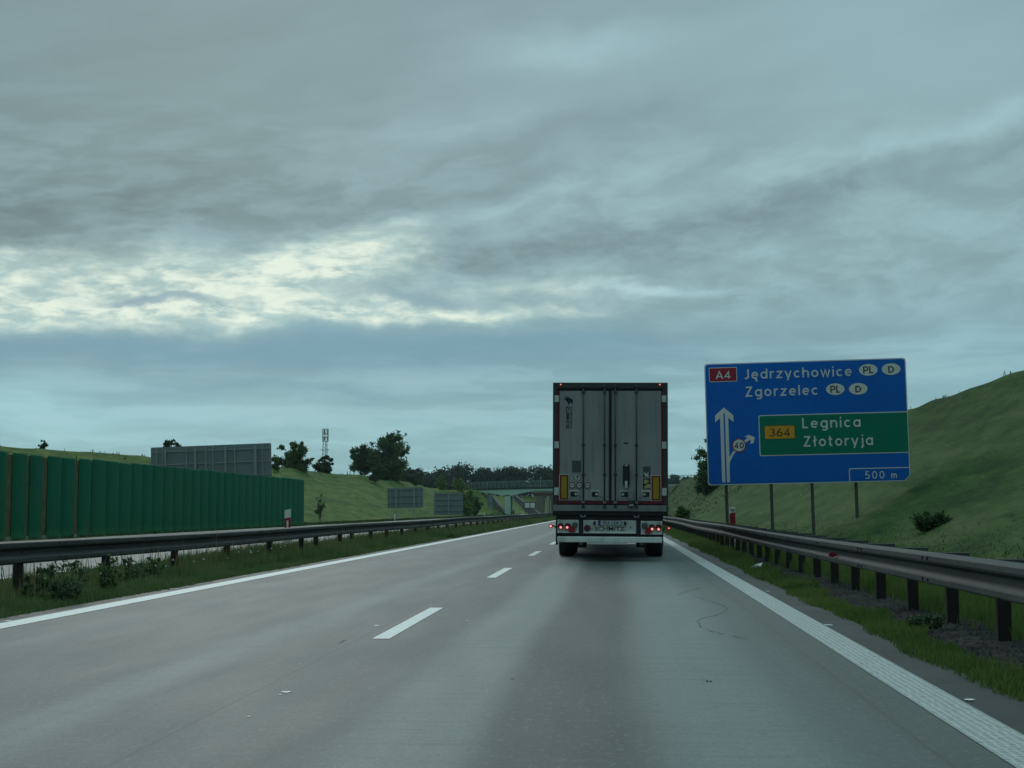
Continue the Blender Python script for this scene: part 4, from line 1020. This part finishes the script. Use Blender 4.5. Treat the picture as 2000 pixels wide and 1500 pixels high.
tree('bridge_tree', 'small dark round tree right of the bright green tree, left of the bridge pier', 'tree', 928, 996, 282, *size(914, 944, 958, 996, 282), M['leaf2'], 19, .15, 1400, .24, 1)
tree('poplar_sapling', 'yellow green sapling against the dark forest, left of the bridge', 'tree', 863, 952, 330, *size(850, 878, 924, 954, 330), M['leaf3'], 20, .1, 900, .26, 1)
tree('crest_bush', 'dark low bush at the right foot of the big tree on the left crest', 'bush', 800, 948, 300, *size(776, 826, 920, 950, 300), M['leaf'], 23, .05, 2200, .26, 3)
# right side
tree('roadside_tree', 'dark tree half hidden by the left edge of the blue direction sign', 'tree', 1386, 940, 180, *size(1353, 1425, 838, 945, 180), M['leaf2'], 30, .10, 6000, .20, 1, blobs=40, z=float(ground_z(at(1386, 940, 180).x, 180)))
for k, (px, w_, h_, lb) in enumerate([(1318, 34, 16, 'distant dark treetop just right of the truck on the skyline'), (1340, 30, 12, 'lower distant treetop between the truck and the blue sign')]):
    tree('far_tree', lb, 'tree', px, 943, 420, w_ * 420 / FPX, (h_ + 8) * 420 / FPX, M['leaf4'], 40 + k, .05, 1200, .4, 2)
tree('slope_bush', 'pale green bush on the right slope between the truck and the blue sign', 'bush', 1333, 985, 112, *size(1318, 1354, 948, 984, 112), M['leaf2'], 33, .05, 1500, .12, 4, blobs=18)
def bush(label, px, py, D, w_, h_, n, leaf, m, seed, name='slope_bush', cat='bush', group=None, z=None):
    a = at(px, py, D); gz = float(ground_z(a.x, D)) if z is None else z
    th = thing(name, label, cat, (a.x, D, gz), group=group); rg = random.Random(seed)
    wood = MB(); c_, r_ = [], []
    for i in range(16):
        an = rg.uniform(0, 6.28); rr = rg.random() ** .6 * w_ / 2; zt = h_ * rg.uniform(.3, 1.) * (1 - .5 * (2 * rr / w_) ** 2)
        e_ = (rr * math.cos(an), rr * math.sin(an) * .7, zt); wood.tube([(e_[0] * .2, e_[1] * .2, -.05), (e_[0] * .7, e_[1] * .7, zt * .5), e_], [.012 * h_ + .003, .008 * h_ + .002, .002], 4, caps=False)
        c_.append(e_); r_.append(rg.uniform(.08, .2) * w_); c_.append((e_[0] * .7, e_[1] * .7, zt * .5)); r_.append(rg.uniform(.1, .18) * w_)
    wood.build('stem', M['bark'], th, fix=False); leafcloud('foliage', c_, r_, n, leaf, m, th, .8, seed)
    return th
bush('dark green bush on the right slope above the guardrail, below the hill edge', 1812, 1036, 36.5, .95, .46, 5200, .035, M['leaf'], 50)
bush('leafy green weed clump under the right guardrail between the second and third nearest posts', 1812, 1200, 14.9, .36, .26, 900, .022, M['weed'], 51, 'weed_clump', 'weed')
# weeds in the left median
wl = [(80, 1150, 19.5, .5, .50), (130, 1152, 18.3, .7, .62), (205, 1140, 20.3, .45, .60), (255, 1130, 22.5, .5, .48), (300, 1125, 24, .4, .42), (60, 1160, 18.2, .3, .3)]
wlab = ['dark leafy weed near the left end of the median, left of the tallest clump', 'tallest dark leafy weed clump in front of the left guardrail', 'pale stemmed weed reaching the left rail beam beside a post',
        'small dark weed right of the pale stemmed weed', 'low weed furthest right of the leafy weeds in the median', 'tiny weed at the foot of the leftmost median post']
for i, (px, py, D, w_, h_) in enumerate(wl):
    bush(wlab[i], px, py, D, w_, h_, int(1700 * w_), .026, M['weed'] if i != 2 else M['grass3'], 60 + i, 'leafy_weed', 'weed', 'leafy weeds in front of the left guardrail')

# far forest: one wooded mass
rg = random.Random(77); cent, rad = [], []
prof_ = [(760, 930), (790, 912), (812, 908), (835, 918), (860, 912), (885, 905), (905, 900), (925, 908), (950, 912), (965, 906), (985, 913), (1000, 903), (1015, 912), (1040, 906), (1070, 908), (1100, 905), (1140, 912), (1180, 908), (1220, 914), (1260, 920), (1300, 930), (1350, 934), (1400, 936)]
pxs = [p[0] for p in prof_]; pys = [p[1] for p in prof_]
forest = MB()
for k in range(420):
    px = rg.uniform(745, 1400); D = 500 + rg.random() * 70; topy = np.interp(px, pxs, pys) + rg.uniform(0, 16) * (rg.random() < .7)
    ax = at(px, topy, D); gz = 6.2; H_ = max(2., ax.z - gz); r_ = rg.uniform(1.6, 3.6)
    cent.append((ax.x, D, ax.z - r_ * .8)); rad.append(r_)
    for j in range(4): cent.append((ax.x + rg.uniform(-2.4, 2.4), D + rg.uniform(-2, 2), gz + H_ * rg.uniform(.05, .8))); rad.append(rg.uniform(1.5, 2.8))
    forest.tube([(ax.x, D, gz - .5), (ax.x, D, ax.z - 4)], [.22, .05], 4, caps=False)
struct(leafcloud('forest', cent, rad, 130000, .40, M['leaf4'], None, .8, 5, .5), 'stuff')
struct(forest.build('forest_trunks', M['bark'], fix=False), 'stuff')

# ------------------------------------------------------------------ lattice mast
D = 520; a = at(635, 915, D); mt = thing('lattice_mast', 'slender telecom lattice mast with a caged antenna head, left skyline', 'mast', (a.x, D, float(ground_z(a.x, D))))
zt_ = at(635, 838, D).z - mt.location.z; zb_ = at(635, 862, D).z - mt.location.z
mb = MB(); hw = .85
for sx, sy in ((-1, -1), (1, -1), (0, 1)): mb.tube([(sx * hw * 1.3, sy * hw, 0), (sx * hw * .8, sy * hw * .7, zb_)], .13, 5)
nb_ = 16
for k in range(nb_):
    z0, z1 = zb_ * k / nb_, zb_ * (k + 1) / nb_; f0, f1 = (1.3 - .5 * k / nb_) * hw, (1.3 - .5 * (k + 1) / nb_) * hw
    mb.tube([(-f0, -.6, z0), (f1, -.6, z1)], .06, 4); mb.tube([(-f1, -.6, z1), (f1, -.6, z1)], .05, 4)
for zq in (.68, .84): mb.tube([(-1.6, -.6, zb_ * zq), (1.6, -.6, zb_ * zq)], .12, 4)
mb.build('tower', M['galv'], mt, fix=False)
hd = MB()
for zq in (0, .33, .62, 1.):
    z_ = zb_ + (zt_ - zb_) * zq; rr = 1.05
    ring = [(rr * math.cos(6.283 * k / 8), rr * math.sin(6.283 * k / 8), z_) for k in range(9)]; hd.tube(ring, .10, 4)
for k in range(8):
    hd.tube([(1.05 * math.cos(6.283 * k / 8), 1.05 * math.sin(6.283 * k / 8), zb_), (1.05 * math.cos(6.283 * k / 8), 1.05 * math.sin(6.283 * k / 8), zt_)], .08, 4)
hd.build('antenna_cage', M['galv'], mt, fix=False)
for k in range(3):
    c_, s_ = math.cos(2.1 * k + .4) * .75, math.sin(2.1 * k + .4) * .75
    MB().box(c_ - .18, c_ + .18, s_ - .1, s_ + .1, zb_ + .3, zb_ + 1.7).build('antenna', M['signback'], mt)
    MB().box(c_ - .15, c_ + .15, s_ - .1, s_ + .1, zb_ + 2.3, zt_ - .3).build('antenna', M['signback'], mt)

# ------------------------------------------------------------------ bridges
D = 330
br = thing('road_bridge', 'pale green haunched road bridge crossing the motorway', 'bridge', (0, D, 0))
deck = [(x, at(px, py, D).z) for px, py, x in [(p[0], p[1], at(p[0], p[1], D).x) for p in [(905, 957), (935, 954.5), (985, 953), (1078, 951), (1190, 947), (1300, 942.5), (1352, 940.5), (1380, 939)]]]
lowp = [(905, 961), (935, 961.5), (955, 963), (970, 965.5), (985, 969), (998, 969), (1010, 965.5), (1025, 961.5), (1042, 959), (1065, 958.3), (1090, 959), (1112, 962), (1132, 967), (1146, 967.5), (1165, 962), (1190, 957.5), (1210, 956.5), (1235, 958), (1252, 962), (1266, 962), (1290, 953), (1330, 947), (1380, 944)]
low = [(at(px, py, D).x, at(px, py, D).z) for px, py in lowp]
MB().prism([(x, z - .35) for x, z in deck] + low[::-1], 0, 1.6).build('girder', M['bridge'], br)
MB().prism([(x, z - .35) for x, z in deck] + low[::-1], 7.4, 9).build('girder', M['bridge'], br)
MB().prism([(x, z) for x, z in deck] + [(x, z - .34) for x, z in deck[::-1]], -.12, 9.12).build('deck', M['bridged'], br)
for px0, px1 in ((986, 996.5), (1134, 1144), (1253, 1264)):
    a0, a1 = at(px0, 990, D).x, at(px1, 990, D).x; zt_ = at(px0, 967, D).z
    MB().box(a0, a1, 0, 1.6, -.3, zt_).build('pier', M['bridge'], br); MB().box(a0, a1, 7.4, 9, -.3, zt_).build('pier', M['bridge'], br)
for yy, tag_ in ((-.4, 0), (9.3, 1)):
    mb = MB()
    for f_ in (1.45, 1.0, .55, .12): mb.tube([(x, yy, z + f_) for x, z in deck], .045 if f_ > 1.4 else .03, 4)
    xa, xb = deck[0][0], deck[-1][0]; k = 0; x_ = xa
    dxs = [d_[0] for d_ in deck]; dzs = [d_[1] for d_ in deck]
    while x_ < xb:
        z_ = np.interp(x_, dxs, dzs); mb.box(x_ - .05, x_ + .05, yy - .04, yy + .04, z_, z_ + 1.5); x_ += 1.8
    mb.build('railing', M['fence'], br, fix=False)
a = at(1052, 950, D); lpst = thing('lamp_pole', 'thin pale pole standing on the green bridge left of the truck', 'pole', (a.x, D + 8.6, a.z - .1))
mb = MB(); mb.tube([(0, 0, 0), (0, 0, 2.3)], [.07, .05], 6); mb.box(-.12, .12, -.12, .12, 0, .12); mb.box(-.16, .16, -.05, .05, 1.95, 2.25); mb.build('pole', M['galv'], lpst)
# stone paving under the bridge end
a0, a1 = at(951, 966, D), at(990, 1003, D)
pv = MB().prism([(a0.x - 1.2, a0.z + .1), (a0.x + .1, a0.z + .05), (a1.x + .1, -.1), (a1.x - 2.6, -.1)], -.8, 11).build('slope_paving', M['pav']); pv.location = (0, D, 0)
tag(pv, 'grey stone paved slope under the left end of the green bridge', 'paving')
# the older bridge behind
D2 = 400
ob = thing('rail_bridge', 'rusty brown beam bridge with old concrete piers behind the green bridge', 'bridge', (0, D2, 0))
bx = lambda nm, p0, p1, q0, q1, y0, y1, m: MB().box(at(p0, 990, D2).x, at(p1, 990, D2).x, y0, y1, at(1000, q1, D2).z, at(1000, q0, D2).z).build(nm, m, ob)
bx('beam', 1044, 1330, 963.5, 968.5, 0, 5, M['brown']); bx('parapet', 1040, 1330, 957, 963, -.3, 5.3, M['oldc'])
bx('pier', 1046, 1062, 969, 1008, 0, 5, M['oldc']); bx('pier', 1068, 1072.5, 969, 1008, 0, 5, M['galv']); bx('pier', 1076, 1079, 969, 1008, .5, 5, M['oldc'])
bx('pier', 1150, 1160, 969, 1008, 0, 5, M['oldc']); bx('pier', 1240, 1256, 969, 1008, 0, 5, M['oldc'])
a0, a1 = at(1003, 966, D2 - 20), at(1056, 1004, D2 - 20)
pv = MB().prism([(a0.x - 1., a0.z - .2), (a0.x, a0.z), (a1.x, -.1), (a1.x - 3.2, -.1)], 0, 6).build('slope_paving', M['pav']); pv.location = (0, D2 - 19, 0)
tag(pv, 'dark grey stone slope beside the brown bridge piers', 'paving')
# twin white boards in a dark frame
D3 = 372; a = at(1024, 993, D3); b_ = at(1046, 980.5, D3); w, h = b_.x - a.x, b_.z - a.z
tw = thing('twin_board', 'dark framed board with two white squares, below the brown bridge', 'sign', (a.x, D3, a.z))
MB().box(0, w, 0, .12, 0, h).build('frame', M['black'], tw)
for f0 in (.06, .54): MB().box(w * f0, w * (f0 + .40), -.03, -.003, h * .1, h * .88).build('white_square', M['white'], tw)
for f0 in (.1, .9): MB().box(w * f0 - .08, w * f0 + .08, .13, .3, -a.z, h * .8).build('post', M['darkgalv'], tw)

# ------------------------------------------------------------------ litter on the verge
a = on_road(1475, 1112, .03); mb = MB(); rg = random.Random(4); n = 7
vs = [(rg.uniform(-.13, .13), rg.uniform(-.1, .1), rg.uniform(.0, .10)) for _ in range(12)] + [(.14, 0, .13)]
bm = bmesh.new(); [bm.verts.new(v) for v in vs]; bmesh.ops.convex_hull(bm, input=bm.verts); me = bpy.data.meshes.new('litter'); bm.to_mesh(me); bm.free(); me.materials.append(M['trash'])
o = bpy.data.objects.new('litter', me); COL.objects.link(o); o.location = (a.x, a.y, .03); tag(o, 'crumpled white plastic litter lying on the right grass verge', 'litter')

# ------------------------------------------------------------------ air
hz = MB().box(-420, 420, -60, 620, -8, 48).build('haze', mat('haze_air'), fix=True)
hz['kind'] = 'stuff'
m = MATS['haze_air']; t = m.node_tree; t.nodes.remove(t.nodes['Principled BSDF'])
v = t.nodes.new('ShaderNodeVolumePrincipled'); v.inputs['Color'].default_value = (.80, .93, 1., 1); v.inputs['Density'].default_value = .00010; v.inputs['Anisotropy'].default_value = .3
t.links.new(v.outputs[0], t.nodes['Material Output'].inputs['Volume'])
